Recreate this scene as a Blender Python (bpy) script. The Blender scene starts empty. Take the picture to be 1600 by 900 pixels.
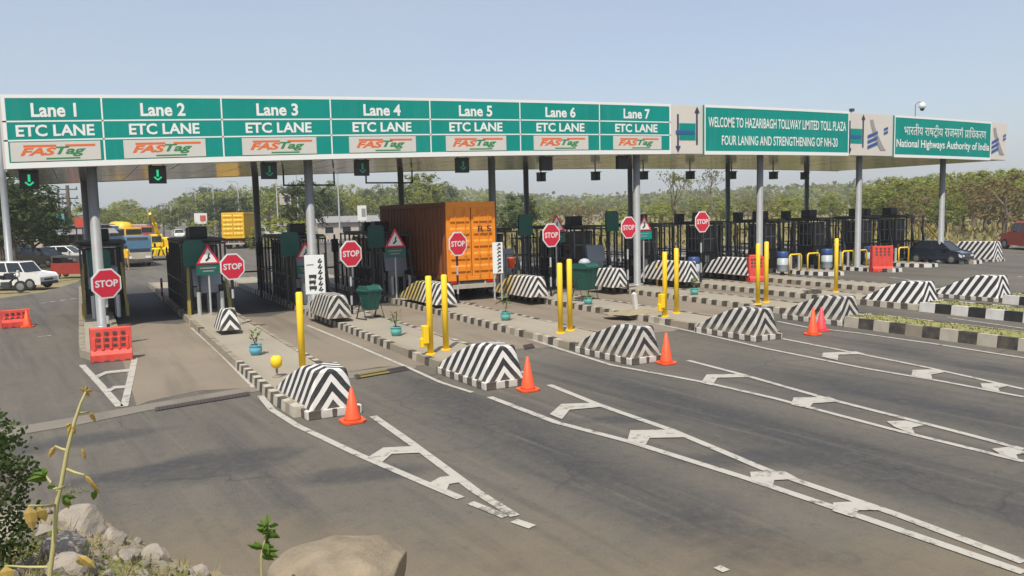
import bpy, math, random
from mathutils import Vector, Matrix

random.seed(11)
S = bpy.context.scene
COL = S.collection
R = math.radians

# ------------------------------------------------------------------ camera
F, PITCH, ROLL, YAW, CAM_H = 1250.0, 0.096137, -0.022669, 0.492488, 3.6
_fw = Vector((math.sin(YAW) * math.cos(PITCH), math.cos(YAW) * math.cos(PITCH), -math.sin(PITCH)))
_r0 = Vector((math.cos(YAW), -math.sin(YAW), 0))
_u0 = _r0.cross(_fw)
_rt = _r0 * math.cos(ROLL) + _u0 * math.sin(ROLL)
_up = -_r0 * math.sin(ROLL) + _u0 * math.cos(ROLL)
cd = bpy.data.cameras.new('camera')
cd.sensor_width = 36
cd.lens = F / 1600 * 36
cd.clip_start = 0.1
cd.clip_end = 6000
cam = bpy.data.objects.new('camera', cd)
COL.objects.link(cam)
M = Matrix((_rt, _up, -_fw)).transposed().to_4x4()
M.translation = Vector((0, 0, CAM_H))
cam.matrix_world = M
S.camera = cam

# ------------------------------------------------------------------ sky, sun, exposure
TO_SUN = Vector((-0.36, -0.47, 1.0)).normalized()
SUN_EL = math.asin(TO_SUN.z)
SUN_AZ = math.atan2(TO_SUN.x, TO_SUN.y)
W = bpy.data.worlds.new('World')
S.world = W
W.use_nodes = True
nt = W.node_tree
bg = nt.nodes['Background']
sky = nt.nodes.new('ShaderNodeTexSky')
sky.sky_type = 'NISHITA'
sky.sun_disc = False
sky.sun_elevation = SUN_EL
sky.sun_rotation = SUN_AZ
sky.altitude = 300
sky.air_density = 1.0
sky.dust_density = 3.0
sky.ozone_density = 1.6
milk = nt.nodes.new('ShaderNodeMix')                # milky dust haze of a dry day over the clear sky
milk.data_type = 'RGBA'
milk.inputs[0].default_value = 0.52
milk.inputs[7].default_value = (3.25, 3.45, 3.80, 1)
nt.links.new(sky.outputs[0], milk.inputs[6])
skn = nt.nodes.new('ShaderNodeTexNoise')            # faint uneven veil
skn.inputs['Scale'].default_value = 2.2
skn.inputs['Detail'].default_value = 5
skc = nt.nodes.new('ShaderNodeTexCoord')
skm = nt.nodes.new('ShaderNodeMapping')
skm.inputs['Scale'].default_value = (1, 1, 4)
nt.links.new(skc.outputs['Generated'], skm.inputs[0])
nt.links.new(skm.outputs[0], skn.inputs['Vector'])
skr = nt.nodes.new('ShaderNodeMapRange')
skr.inputs[1].default_value, skr.inputs[2].default_value = 0.3, 0.7
skr.inputs[3].default_value, skr.inputs[4].default_value = 0.44, 0.60
nt.links.new(skn.outputs[0], skr.inputs[0])
nt.links.new(skr.outputs[0], milk.inputs[0])
nt.links.new(milk.outputs[2], bg.inputs[0])
bg.inputs[1].default_value = 0.15
sl = bpy.data.lights.new('sun', 'SUN')
sl.energy = 4.8
sl.angle = R(0.6)
sl.color = (1.0, 0.93, 0.82)
sun = bpy.data.objects.new('sun', sl)
COL.objects.link(sun)
sun.rotation_euler = TO_SUN.to_track_quat('Z', 'Y').to_euler()
sun.location = (0, 0, 60)
S.view_settings.view_transform = 'Standard'
S.view_settings.look = 'None'
S.view_settings.exposure = 0.25
S.view_settings.gamma = 1
S.render.engine = 'CYCLES'
S.cycles.volume_bounces = 0
S.cycles.max_bounces = 6
S.cycles.diffuse_bounces = 2
S.cycles.transparent_max_bounces = 8


# ------------------------------------------------------------------ survey helpers: photograph column/row -> place in the world
def ray(u, v):
    return _rt * ((u - 800) / F) + _up * ((450 - v) / F) + _fw


def at(u, v, z=0.0):
    d = ray(u, v)
    t = (z - CAM_H) / d.z
    return Vector((d.x * t, d.y * t, z))


def on(u, v, y):
    d = ray(u, v)
    t = y / d.y
    return Vector((d.x * t, y, CAM_H + d.z * t))


def px(p):
    d = Vector(p) - Vector((0, 0, CAM_H))
    w = d.dot(_fw)
    return 800 + F * d.dot(_rt) / w, 450 - F * d.dot(_up) / w


# ------------------------------------------------------------------ mesh helper
class MB:
    def __init__(self):
        self.v, self.f, self.m = [], [], []

    def add(self, vs, fs, mi=0):
        b = len(self.v)
        self.v += [tuple(p) for p in vs]
        for f in fs:
            self.f.append([b + i for i in f])
            self.m.append(mi)
        return self

    def box(self, x0, x1, y0, y1, z0, z1, mi=0):
        vs = [(x, y, z) for z in (z0, z1) for y in (y0, y1) for x in (x0, x1)]
        return self.add(vs, [(0, 2, 3, 1), (4, 5, 7, 6), (0, 1, 5, 4), (2, 6, 7, 3), (0, 4, 6, 2), (1, 3, 7, 5)], mi)

    def bar(self, a, b, w, d=None, mi=0):
        a, b = Vector(a), Vector(b)
        d = d or w
        z = (b - a).normalized()
        x = z.cross(Vector((0, 1, 0)))
        if x.length < 1e-3:
            x = z.cross(Vector((1, 0, 0)))
        x.normalize()
        y = z.cross(x)
        vs = []
        for c in (a, b):
            for sx, sy in ((-1, -1), (1, -1), (1, 1), (-1, 1)):
                vs.append(c + x * (sx * w / 2) + y * (sy * d / 2))
        return self.add(vs, [(3, 2, 1, 0), (4, 5, 6, 7), (0, 1, 5, 4), (1, 2, 6, 5), (2, 3, 7, 6), (3, 0, 4, 7)], mi)

    def tube(self, pts, rads, n=10, mi=0, cap=True):
        pts = [Vector(p) for p in pts]
        if not isinstance(rads, (list, tuple)):
            rads = [rads] * len(pts)
        vs, fs = [], []
        for i, p in enumerate(pts):
            t = (pts[min(i + 1, len(pts) - 1)] - pts[max(i - 1, 0)]).normalized()
            x = t.cross(Vector((0, 1, 0.01)))
            if x.length < 1e-3:
                x = t.cross(Vector((1, 0, 0)))
            x.normalize()
            y = t.cross(x)
            for k in range(n):
                a = 2 * math.pi * k / n
                vs.append(p + (x * math.cos(a) + y * math.sin(a)) * rads[i])
        for i in range(len(pts) - 1):
            for k in range(n):
                fs.append((i * n + k, i * n + (k + 1) % n, (i + 1) * n + (k + 1) % n, (i + 1) * n + k))
        if cap:
            fs.append(tuple(range(n))[::-1])
            fs.append(tuple((len(pts) - 1) * n + k for k in range(n)))
        return self.add(vs, fs, mi)

    def lathe(self, c, prof, n=16, mi=0):
        c = Vector(c)
        vs, fs = [], []
        for r, z in prof:
            for k in range(n):
                a = 2 * math.pi * k / n
                vs.append(c + Vector((r * math.cos(a), r * math.sin(a), z)))
        for i in range(len(prof) - 1):
            for k in range(n):
                fs.append((i * n + k, i * n + (k + 1) % n, (i + 1) * n + (k + 1) % n, (i + 1) * n + k))
        fs.append(tuple(range(n))[::-1])
        fs.append(tuple((len(prof) - 1) * n + k for k in range(n)))
        return self.add(vs, fs, mi)

    def prism(self, poly, z0, z1, mi=0, mtop=None):
        n = len(poly)
        a = sum(poly[i][0] * poly[(i + 1) % n][1] - poly[(i + 1) % n][0] * poly[i][1] for i in range(n))
        if a < 0:
            poly = poly[::-1]
        vs = [(x, y, z0) for x, y in poly] + [(x, y, z1) for x, y in poly]
        self.add(vs, [(i, (i + 1) % n, n + (i + 1) % n, n + i) for i in range(n)] + [tuple(range(n))[::-1]], mi)
        return self.add(vs[n:], [tuple(range(n))], mi if mtop is None else mtop)

    def extr_y(self, poly, y0, y1, mi=0):           # polygon in x,z pushed along y
        n = len(poly)
        a = sum(poly[i][0] * poly[(i + 1) % n][1] - poly[(i + 1) % n][0] * poly[i][1] for i in range(n))
        if a < 0:
            poly = poly[::-1]
        vs = [(x, y0, z) for x, z in poly] + [(x, y1, z) for x, z in poly]
        return self.add(vs, [(i, n + i, n + (i + 1) % n, (i + 1) % n)[::-1] for i in range(n)] + [tuple(range(n)), tuple(range(n, 2 * n))[::-1]], mi)

    def extr_x(self, poly, x0, x1, mi=0, in0=1.0):      # polygon in y,z pushed along x
        n = len(poly)
        a = sum(poly[i][0] * poly[(i + 1) % n][1] - poly[(i + 1) % n][0] * poly[i][1] for i in range(n))
        if a < 0:
            poly = poly[::-1]
        vs = [(x0, y, z) for y, z in poly] + [(x1, y, z) for y, z in poly]
        return self.add(vs, [(i, (i + 1) % n, n + (i + 1) % n, n + i)[::-1] for i in range(n)] + [tuple(range(n))[::-1], tuple(range(n, 2 * n))], mi)

    def quad(self, a, b, c, d, mi=0):
        return self.add([a, b, c, d], [(0, 1, 2, 3)], mi)

    def build(self, name, mats, parent=None, smooth=False, bevel=0, loc=None, seg=2):
        me = bpy.data.meshes.new(name)
        me.from_pydata(self.v, [], self.f)
        if not isinstance(mats, (list, tuple)):
            mats = [mats]
        for m in mats:
            me.materials.append(m)
        me.polygons.foreach_set('material_index', self.m)
        if smooth:
            me.polygons.foreach_set('use_smooth', [True] * len(self.f))
        me.update()
        o = bpy.data.objects.new(name, me)
        COL.objects.link(o)
        if parent:
            o.parent = parent
        if loc:
            o.location = loc
        if bevel:
            b = o.modifiers.new('bevel', 'BEVEL')
            b.width = bevel
            b.segments = seg
            b.limit_method = 'ANGLE'
            b.angle_limit = R(35)
        return o


def tag(o, label, cat, group=None, kind=None):
    if label:
        o['label'] = label
        o['category'] = cat
    if group:
        o['group'] = group
    if kind:
        o['kind'] = kind
    return o


def thing(name, label, cat, loc=(0, 0, 0), rz=0, group=None):
    o = bpy.data.objects.new(name, None)
    o.empty_display_size = 0.2
    COL.objects.link(o)
    o.location = loc
    o.rotation_euler = (0, 0, rz)
    return tag(o, label, cat, group)


def structure(o):
    o['kind'] = 'structure'
    return o


def copy_tree(root, loc, rz=None, label=None, scale=None):
    r = root.copy()
    COL.objects.link(r)
    r.location = loc
    if rz is not None:
        r.rotation_euler = (0, 0, rz)
    if scale is not None:
        r.scale = (scale,) * 3 if not isinstance(scale, (tuple, list)) else scale
    if label:
        r['label'] = label
    for ch in list(root.children):
        c = ch.copy()
        COL.objects.link(c)
        c.parent = r
        for g in list(ch.children):
            d = g.copy()
            COL.objects.link(d)
            d.parent = c
    return r


# ------------------------------------------------------------------ materials
def nodes(m):
    m.use_nodes = True
    t = m.node_tree
    return t, t.nodes['Principled BSDF']


def mix(t, fac, a, b, mode='MIX'):
    n = t.nodes.new('ShaderNodeMix')
    n.data_type = 'RGBA'
    n.blend_type = mode
    for s, x in ((0, fac), (6, a), (7, b)):
        if isinstance(x, (int, float)):
            n.inputs[s].default_value = x
        elif isinstance(x, tuple):
            n.inputs[s].default_value = (*x, 1)
        else:
            t.links.new(x, n.inputs[s])
    return n.outputs[2]


def noise(t, scale, detail=4, rough=0.6, vec=None, stretch=None):
    n = t.nodes.new('ShaderNodeTexNoise')
    n.inputs['Scale'].default_value = scale
    n.inputs['Detail'].default_value = detail
    n.inputs['Roughness'].default_value = rough
    if vec is None:
        tc = t.nodes.new('ShaderNodeTexCoord')
        vec = tc.outputs['Object']
    if stretch:
        mp = t.nodes.new('ShaderNodeMapping')
        mp.inputs['Scale'].default_value = stretch
        t.links.new(vec, mp.inputs[0])
        vec = mp.outputs[0]
    t.links.new(vec, n.inputs['Vector'])
    return n.outputs[0]


def ramp(t, x, lo, hi, a=0.0, b=1.0):
    n = t.nodes.new('ShaderNodeMapRange')
    n.inputs[1].default_value = lo
    n.inputs[2].default_value = hi
    n.inputs[3].default_value = a
    n.inputs[4].default_value = b
    t.links.new(x, n.inputs[0])
    return n.outputs[0]


def math_(t, op, a, b=None):
    n = t.nodes.new('ShaderNodeMath')
    n.operation = op
    for i, x in enumerate((a, b)):
        if x is None:
            continue
        if isinstance(x, (int, float)):
            n.inputs[i].default_value = x
        else:
            t.links.new(x, n.inputs[i])
    return n.outputs[0]


def bump(t, b, h, strength=0.3, dist=0.02):
    n = t.nodes.new('ShaderNodeBump')
    n.inputs['Strength'].default_value = strength
    n.inputs['Distance'].default_value = dist
    t.links.new(h, n.inputs['Height'])
    t.links.new(n.outputs[0], b.inputs['Normal'])


ALB = 0.84


def mat(name, col, rough=0.6, metal=0.0, var=0.18, scale=2.5, dirt=0.0, dirtcol=(0.16, 0.13, 0.09), bmp=0.0, coat=0.0, spec=None):
    m = bpy.data.materials.new(name)
    t, b = nodes(m)
    col = tuple(c * ALB for c in col)
    lo = tuple(c * (1 - var) for c in col)
    hi = tuple(min(1, c * (1 + var)) for c in col)
    c = mix(t, noise(t, scale, 5), lo, hi)
    if dirt:
        d = ramp(t, noise(t, scale * 0.7 + 0.9, 7, 0.7), 0.5 - dirt * 0.25, 0.78, 0, min(1, dirt * 1.3))
        c = mix(t, d, c, dirtcol)
    t.links.new(c, b.inputs['Base Color'])
    b.inputs['Roughness'].default_value = rough
    b.inputs['Metallic'].default_value = metal
    if coat:
        b.inputs['Coat Weight'].default_value = coat
        b.inputs['Coat Roughness'].default_value = 0.08
    if spec is not None:
        b.inputs['Specular IOR Level'].default_value = spec
    if bmp:
        bump(t, b, noise(t, scale * 8, 6, 0.7), bmp, 0.02)
    return m


def emit(name, col, s):
    m = bpy.data.materials.new(name)
    t, b = nodes(m)
    b.inputs['Base Color'].default_value = (*col, 1)
    b.inputs['Emission Color'].default_value = (*col, 1)
    b.inputs['Emission Strength'].default_value = s
    return m


def foliage(name, a, b_, dry=(0.2, 0.16, 0.05), dryness=0.2, trans=0.4):
    m = bpy.data.materials.new(name)
    t, b = nodes(m)
    oi = t.nodes.new('ShaderNodeObjectInfo')
    c = mix(t, ramp(t, noise(t, 0.9, 3), 0.3, 0.7), a, b_)
    c = mix(t, ramp(t, noise(t, 0.35, 4), 0.52, 0.72, 0, dryness), c, dry)
    c2 = mix(t, ramp(t, oi.outputs['Random'], 0, 1, 0.0, 0.75), c, mix(t, 0.35, a, dry))
    t.links.new(c2, b.inputs['Base Color'])
    b.inputs['Roughness'].default_value = 0.65
    b.inputs['Specular IOR Level'].default_value = 0.2
    tr = t.nodes.new('ShaderNodeBsdfTranslucent')
    t.links.new(c2, tr.inputs[0])
    ms = t.nodes.new('ShaderNodeMixShader')
    ms.inputs[0].default_value = trans
    out = t.nodes['Material Output']
    t.links.new(b.outputs[0], ms.inputs[1])
    t.links.new(tr.outputs[0], ms.inputs[2])
    t.links.new(ms.outputs[0], out.inputs[0])
    return m


def asphalt_mat():
    m = bpy.data.materials.new('asphalt')
    t, b = nodes(m)
    c = mix(t, ramp(t, noise(t, 0.13, 5, 0.6), 0.3, 0.7), (0.070, 0.065, 0.054), (0.122, 0.108, 0.085))
    # long dark bands left by tyres, oil and repair patches
    c = mix(t, ramp(t, noise(t, 1.0, 4, 0.55, stretch=(0.55, 0.07, 1)), 0.48, 0.66, 0, 0.75), c, (0.030, 0.031, 0.033))
    c = mix(t, ramp(t, noise(t, 0.22, 6, 0.7), 0.54, 0.70, 0, 0.6), c, (0.115, 0.098, 0.078))
    c = mix(t, ramp(t, noise(t, 0.45, 7, 0.75), 0.58, 0.68, 0, 0.6), c, (0.028, 0.028, 0.028))
    c = mix(t, ramp(t, noise(t, 30, 3, 0.8), 0.35, 0.7, 0, 0.6), c, (0.15, 0.138, 0.12), 'MIX')
    c = mix(t, ramp(t, noise(t, 60, 2, 0.8), 0.58, 0.66, 0, 0.75), c, (0.024, 0.024, 0.024))
    tc = t.nodes.new('ShaderNodeTexCoord')
    sp = t.nodes.new('ShaderNodeSeparateXYZ')
    t.links.new(tc.outputs['Object'], sp.inputs[0])
    # rubber and oil worn into the middle of each lane that fans out from the booths
    wob = math_(t, 'MULTIPLY', math_(t, 'SUBTRACT', noise(t, 0.5, 6, 0.65), 0.5), 1.3)
    band = None
    for (p0, p1, half) in (((880, 574), (1600, 800), 1.0), ((1130, 558), (1600, 664), 1.0), ((1290, 526), (1600, 584), 0.9), ((640, 590), (1180, 860), 0.8)):
        A, B = at(*p0), at(*p1)
        d_ = (B - A).normalized()
        nx_, ny_ = -d_.y, d_.x
        dd = math_(t, 'ADD', math_(t, 'MULTIPLY', sp.outputs[0], nx_), math_(t, 'MULTIPLY', sp.outputs[1], ny_))
        dd = math_(t, 'ABSOLUTE', math_(t, 'ADD', math_(t, 'SUBTRACT', dd, A.x * nx_ + A.y * ny_), wob))
        q = ramp(t, dd, half * 0.25, half * 1.5, 1, 0)
        along = math_(t, 'ADD', math_(t, 'MULTIPLY', sp.outputs[0], d_.x), math_(t, 'MULTIPLY', sp.outputs[1], d_.y))
        q = math_(t, 'MULTIPLY', q, ramp(t, math_(t, 'SUBTRACT', along, A.x * d_.x + A.y * d_.y), -1.5, 2.5, 0, 1))
        band = q if band is None else math_(t, 'MAXIMUM', band, q)
    band = math_(t, 'MULTIPLY', band, ramp(t, noise(t, 1.2, 6, 0.7, stretch=(1, 0.35, 1)), 0.3, 0.7, 0.35, 0.95))
    c = mix(t, band, c, (0.034, 0.036, 0.040))
    # long thin tyre streaks along the way the lanes fan out
    sd = (at(1600, 894) - at(765, 620)).normalized()
    sa = math_(t, 'ADD', math_(t, 'MULTIPLY', sp.outputs[0], sd.x), math_(t, 'MULTIPLY', sp.outputs[1], sd.y))
    sb = math_(t, 'SUBTRACT', math_(t, 'MULTIPLY', sp.outputs[0], sd.y), math_(t, 'MULTIPLY', sp.outputs[1], sd.x))
    cx_ = t.nodes.new('ShaderNodeCombineXYZ')
    t.links.new(math_(t, 'MULTIPLY', sa, 0.10), cx_.inputs[0])
    t.links.new(math_(t, 'MULTIPLY', sb, 2.6), cx_.inputs[1])
    c = mix(t, ramp(t, noise(t, 1.0, 4, 0.6, vec=cx_.outputs[0]), 0.52, 0.70, 0, 0.50), c, (0.034, 0.034, 0.036))
    cy_ = t.nodes.new('ShaderNodeCombineXYZ')
    t.links.new(math_(t, 'MULTIPLY', sa, 0.16), cy_.inputs[0])
    t.links.new(math_(t, 'MULTIPLY', sb, 4.1), cy_.inputs[1])
    cy_.inputs[2].default_value = 7.3
    c = mix(t, ramp(t, noise(t, 1.0, 4, 0.6, vec=cy_.outputs[0]), 0.56, 0.72, 0, 0.40), c, (0.150, 0.136, 0.112))
    # canopy shade deepened in the road colour, along with oil from queuing traffic
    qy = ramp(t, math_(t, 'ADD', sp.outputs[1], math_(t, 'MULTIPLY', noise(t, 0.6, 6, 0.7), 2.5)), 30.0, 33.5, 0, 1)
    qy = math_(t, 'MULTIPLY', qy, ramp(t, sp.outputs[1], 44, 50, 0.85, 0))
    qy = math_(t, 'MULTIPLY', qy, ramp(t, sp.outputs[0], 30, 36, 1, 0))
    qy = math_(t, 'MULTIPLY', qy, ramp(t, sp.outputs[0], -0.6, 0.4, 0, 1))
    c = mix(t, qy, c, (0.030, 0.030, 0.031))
    # old oil stains with ragged outlines
    rag = math_(t, 'MULTIPLY', math_(t, 'SUBTRACT', noise(t, 1.1, 8, 0.75), 0.5), 1.7)
    for (u, v, sa, sb, rot) in ((320, 728, 1.5, 0.75, 0.10), (205, 738, 1.1, 0.30, 0.1), (1190, 716, 1.4, 0.45, -0.5), (560, 742, 1.0, 0.4, -0.3), (985, 655, 0.9, 0.3, -0.5), (120, 690, 1.3, 0.5, 0.0)):
        A = at(u, v)
        cr_, sr_ = math.cos(rot), math.sin(rot)
        ax = math_(t, 'SUBTRACT', sp.outputs[0], A.x)
        ay = math_(t, 'SUBTRACT', sp.outputs[1], A.y)
        ex = math_(t, 'DIVIDE', math_(t, 'ADD', math_(t, 'MULTIPLY', ax, cr_), math_(t, 'MULTIPLY', ay, sr_)), sa)
        ey = math_(t, 'DIVIDE', math_(t, 'SUBTRACT', math_(t, 'MULTIPLY', ay, cr_), math_(t, 'MULTIPLY', ax, sr_)), sb)
        rr_ = math_(t, 'SQRT', math_(t, 'ADD', math_(t, 'MULTIPLY', ex, ex), math_(t, 'MULTIPLY', ey, ey)))
        c = mix(t, ramp(t, math_(t, 'ADD', rr_, rag), 0.55, 1.15, 0.72, 0), c, (0.040, 0.041, 0.044))
    c = mix(t, ramp(t, noise(t, 7, 6, 0.8), 0.50, 0.68, 0, 0.38), c, (0.135, 0.120, 0.098))
    c = mix(t, ramp(t, noise(t, 4.3, 6, 0.8), 0.53, 0.68, 0, 0.45), c, (0.040, 0.039, 0.038))
    # brown dust blown over the edge next to the embankment
    d = math_(t, 'ADD', math_(t, 'MULTIPLY', sp.outputs[0], 0.72), sp.outputs[1])
    d = math_(t, 'ADD', d, math_(t, 'MULTIPLY', noise(t, 0.7, 8, 0.75), 5.0))
    c = mix(t, ramp(t, d, 11.2, 13.8, 0.75, 0.0), c, (0.185, 0.145, 0.092))
    vo = t.nodes.new('ShaderNodeTexVoronoi')
    vo.feature = 'DISTANCE_TO_EDGE'
    vo.inputs['Scale'].default_value = 0.33
    mv = t.nodes.new('ShaderNodeVectorMath')
    mv.operation = 'ADD'
    nz = t.nodes.new('ShaderNodeTexNoise')
    nz.inputs['Scale'].default_value = 0.9
    nz.inputs['Detail'].default_value = 6
    t.links.new(tc.outputs['Object'], nz.inputs['Vector'])
    t.links.new(tc.outputs['Object'], mv.inputs[0])
    t.links.new(nz.outputs['Color'], mv.inputs[1])
    t.links.new(mv.outputs[0], vo.inputs['Vector'])
    crack = math_(t, 'MULTIPLY', ramp(t, vo.outputs['Distance'], 0.0, 0.012, 1, 0), ramp(t, noise(t, 0.25, 3), 0.5, 0.6, 0, 0.45))
    c = mix(t, crack, c, (0.025, 0.024, 0.023))
    t.links.new(c, b.inputs['Base Color'])
    b.inputs['Roughness'].default_value = 0.82
    b.inputs['Specular IOR Level'].default_value = 0.35
    bump(t, b, noise(t, 38, 5, 0.8), 0.7, 0.02)
    return m


def concrete_mat(name, a, b_, stain=0.5):
    m = bpy.data.materials.new(name)
    t, b = nodes(m)
    c = mix(t, ramp(t, noise(t, 0.25, 5), 0.3, 0.7), a, b_)
    c = mix(t, ramp(t, noise(t, 1.0, 5, 0.6, stretch=(1.2, 0.09, 1)), 0.5, 0.72, 0, stain), c, tuple(x * 0.5 for x in a))
    c = mix(t, ramp(t, noise(t, 22, 4, 0.7), 0.35, 0.75, 0, 0.35), c, tuple(min(1, x * 1.35) for x in b_))
    t.links.new(c, b.inputs['Base Color'])
    b.inputs['Roughness'].default_value = 0.85
    bump(t, b, noise(t, 40, 4, 0.7), 0.3, 0.01)
    return m


def paint_worn(name, col, under, wear=0.55, scale=5.0):
    m = bpy.data.materials.new(name)
    t, b = nodes(m)
    w = ramp(t, noise(t, scale, 8, 0.8), wear, wear + 0.10, 0, 0.9)
    c = mix(t, noise(t, 1.3, 4), tuple(x * 0.8 for x in col), col)
    c = mix(t, w, c, under)
    t.links.new(c, b.inputs['Base Color'])
    b.inputs['Roughness'].default_value = 0.7
    return m


def stripe_mat(name, kx, ky, kz, period, white=(0.64, 0.63, 0.60), black=(0.022, 0.022, 0.024), dirty=0.35, yellow=0.0):
    m = bpy.data.materials.new(name)
    t, b = nodes(m)
    tc = t.nodes.new('ShaderNodeTexCoord')
    sp = t.nodes.new('ShaderNodeSeparateXYZ')
    t.links.new(tc.outputs['Object'], sp.inputs[0])
    f = math_(t, 'ADD', math_(t, 'MULTIPLY', math_(t, 'ABSOLUTE', sp.outputs[0]), kx), math_(t, 'MULTIPLY', sp.outputs[1], ky))
    f = math_(t, 'ADD', f, math_(t, 'MULTIPLY', sp.outputs[2], kz))
    f = math_(t, 'ADD', f, math_(t, 'MULTIPLY', noise(t, 2.2, 3), 0.05))
    fr = math_(t, 'FRACT', math_(t, 'MULTIPLY', f, 1 / period))
    g = math_(t, 'GREATER_THAN', fr, 0.47)
    wcol = mix(t, noise(t, 6, 5), tuple(x * 0.82 for x in white), white)
    if yellow:
        wcol = mix(t, ramp(t, sp.outputs[1], yellow, yellow + 0.5), wcol, (0.46, 0.36, 0.10))
    c = mix(t, g, wcol, black)
    if dirty:
        c = mix(t, ramp(t, noise(t, 2.6, 7, 0.72), 0.55, 0.72, 0, dirty), c, (0.20, 0.17, 0.13))
        c = mix(t, ramp(t, noise(t, 14, 6, 0.8), 0.62, 0.68, 0, dirty), c, (0.30, 0.28, 0.25))
        low = ramp(t, math_(t, 'ADD', sp.outputs[2], math_(t, 'MULTIPLY', noise(t, 5, 4), 0.2)), 0.1, 0.45, dirty, 0)
        c = mix(t, low, c, (0.22, 0.18, 0.13))
    t.links.new(c, b.inputs['Base Color'])
    b.inputs['Roughness'].default_value = 0.6
    bump(t, b, noise(t, 9, 5, 0.7), 0.2, 0.02)
    return m


MT = {}
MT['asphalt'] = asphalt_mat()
MT['slab'] = concrete_mat('lane_concrete', (0.130, 0.110, 0.084), (0.195, 0.160, 0.118), 0.75)
MT['band'] = concrete_mat('pale_concrete', (0.125, 0.112, 0.092), (0.165, 0.146, 0.118), 0.5)
MT['paving'] = concrete_mat('island_paving', (0.20, 0.178, 0.14), (0.275, 0.245, 0.19), 0.3)
MT['line'] = paint_worn('road_paint', (0.38, 0.365, 0.325), (0.080, 0.074, 0.066), 0.53, 4.0)
MT['line_worn'] = paint_worn('worn_road_paint', (0.40, 0.38, 0.33), (0.085, 0.078, 0.07), 0.48, 3.0)
MT['kerb_white'] = mat('kerb_white', (0.50, 0.47, 0.40), 0.75, dirt=0.7, dirtcol=(0.24, 0.20, 0.14), scale=3)
MT['kerb_black'] = mat('kerb_black', (0.035, 0.033, 0.030), 0.7, dirt=0.45, dirtcol=(0.20, 0.165, 0.12), scale=3)
MT['kerb_new_white'] = mat('fresh_kerb_white', (0.66, 0.65, 0.62), 0.6, dirt=0.25)
MT['kerb_new_black'] = mat('fresh_kerb_black', (0.02, 0.02, 0.022), 0.55, dirt=0.15)
MT['kerb_bare'] = mat('bare_kerb', (0.27, 0.235, 0.175), 0.85, var=0.3, dirt=0.3)
MT['chevron'] = stripe_mat('chevron_paint', 1.5, 1.15, 1.0, 0.36)
MT['chevron_dirty'] = stripe_mat('dirty_chevron_paint', 1.5, 1.15, 1.0, 0.36, white=(0.46, 0.44, 0.40), dirty=0.8)
MT['chevron_yellow'] = stripe_mat('yellowed_chevron_paint', 1.5, 1.15, 1.0, 0.36, dirty=0.5, yellow=1.2)
MT['chevron_clean'] = stripe_mat('clean_chevron_paint', 1.5, 1.15, 1.0, 0.37, white=(0.68, 0.67, 0.66), dirty=0.12)
MT['plinth'] = stripe_mat('plinth_paint', 1.0, 1.0, 0.0, 0.42, dirty=0.4)
MT['soffit'] = mat('soffit_panel', (0.58, 0.585, 0.59), 0.14, metal=0.55, var=0.06, scale=0.4)
MT['roof'] = mat('roof_sheet', (0.45, 0.46, 0.46), 0.5, metal=0.3)
MT['fascia'] = mat('fascia_panel', (0.64, 0.60, 0.545), 0.42, var=0.05, scale=0.6, dirt=0.12, dirtcol=(0.45, 0.40, 0.34))
def sign_mat(name, a, fade):
    m = bpy.data.materials.new(name)
    t, b = nodes(m)
    c = mix(t, ramp(t, noise(t, 0.5, 4), 0.3, 0.7), a, tuple(x * 0.86 for x in a))
    c = mix(t, ramp(t, noise(t, 1.0, 5, 0.65, stretch=(3.0, 1, 0.25)), 0.5, 0.8, 0, 0.35), c, fade)
    c = mix(t, ramp(t, noise(t, 7, 5, 0.7), 0.62, 0.75, 0, 0.25), c, fade)
    t.links.new(c, b.inputs['Base Color'])
    b.inputs['Roughness'].default_value = 0.6
    b.inputs['Specular IOR Level'].default_value = 0.2
    bump(t, b, noise(t, 0.8, 2), 0.25, 0.03)
    return m


MT['green'] = sign_mat('sign_green', (0.0, 0.235, 0.198), (0.04, 0.27, 0.22))
MT['sign_white'] = mat('sign_white', (0.78, 0.80, 0.78), 0.45, var=0.04)
MT['plate'] = mat('logo_plate', (0.60, 0.59, 0.55), 0.45, var=0.05)
MT['orange_ink'] = mat('orange_ink', (0.68, 0.15, 0.035), 0.5, var=0.05)
MT['green_ink'] = mat('green_ink', (0.03, 0.22, 0.07), 0.5, var=0.05)
MT['grey_ink'] = mat('grey_ink', (0.30, 0.29, 0.28), 0.5)
MT['blue_ink'] = mat('blue_ink', (0.03, 0.09, 0.30), 0.5)
MT['navy_ink'] = mat('navy_ink', (0.03, 0.035, 0.10), 0.5)
MT['black_ink'] = mat('black_ink', (0.03, 0.03, 0.03), 0.5)
MT['steel'] = mat('painted_steel', (0.27, 0.285, 0.30), 0.45, metal=0.1, var=0.1, dirt=0.2)
MT['pale_steel'] = mat('pale_steel', (0.52, 0.53, 0.53), 0.45, metal=0.25, var=0.08, dirt=0.15)
MT['dark_steel'] = mat('dark_steel', (0.042, 0.047, 0.050), 0.45, var=0.3)
MT['black'] = mat('black_plastic', (0.012, 0.012, 0.013), 0.45)
MT['grime'] = mat('grimy_dark', (0.050, 0.048, 0.046), 0.7, var=0.4, dirt=0.4)
MT['yellow'] = mat('yellow_paint', (0.92, 0.60, 0.014), 0.45, var=0.06, dirt=0.12, dirtcol=(0.42, 0.26, 0.05))
MT['olive'] = mat('olive_yellow_paint', (0.27, 0.22, 0.03), 0.5, var=0.2, dirt=0.4)
MT['red_sign'] = mat('sign_red', (0.68, 0.018, 0.05), 0.4, var=0.06)
MT['red_plastic'] = mat('red_plastic', (0.66, 0.05, 0.035), 0.6, var=0.15, scale=4, dirt=0.4, dirtcol=(0.50, 0.13, 0.09))
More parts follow.
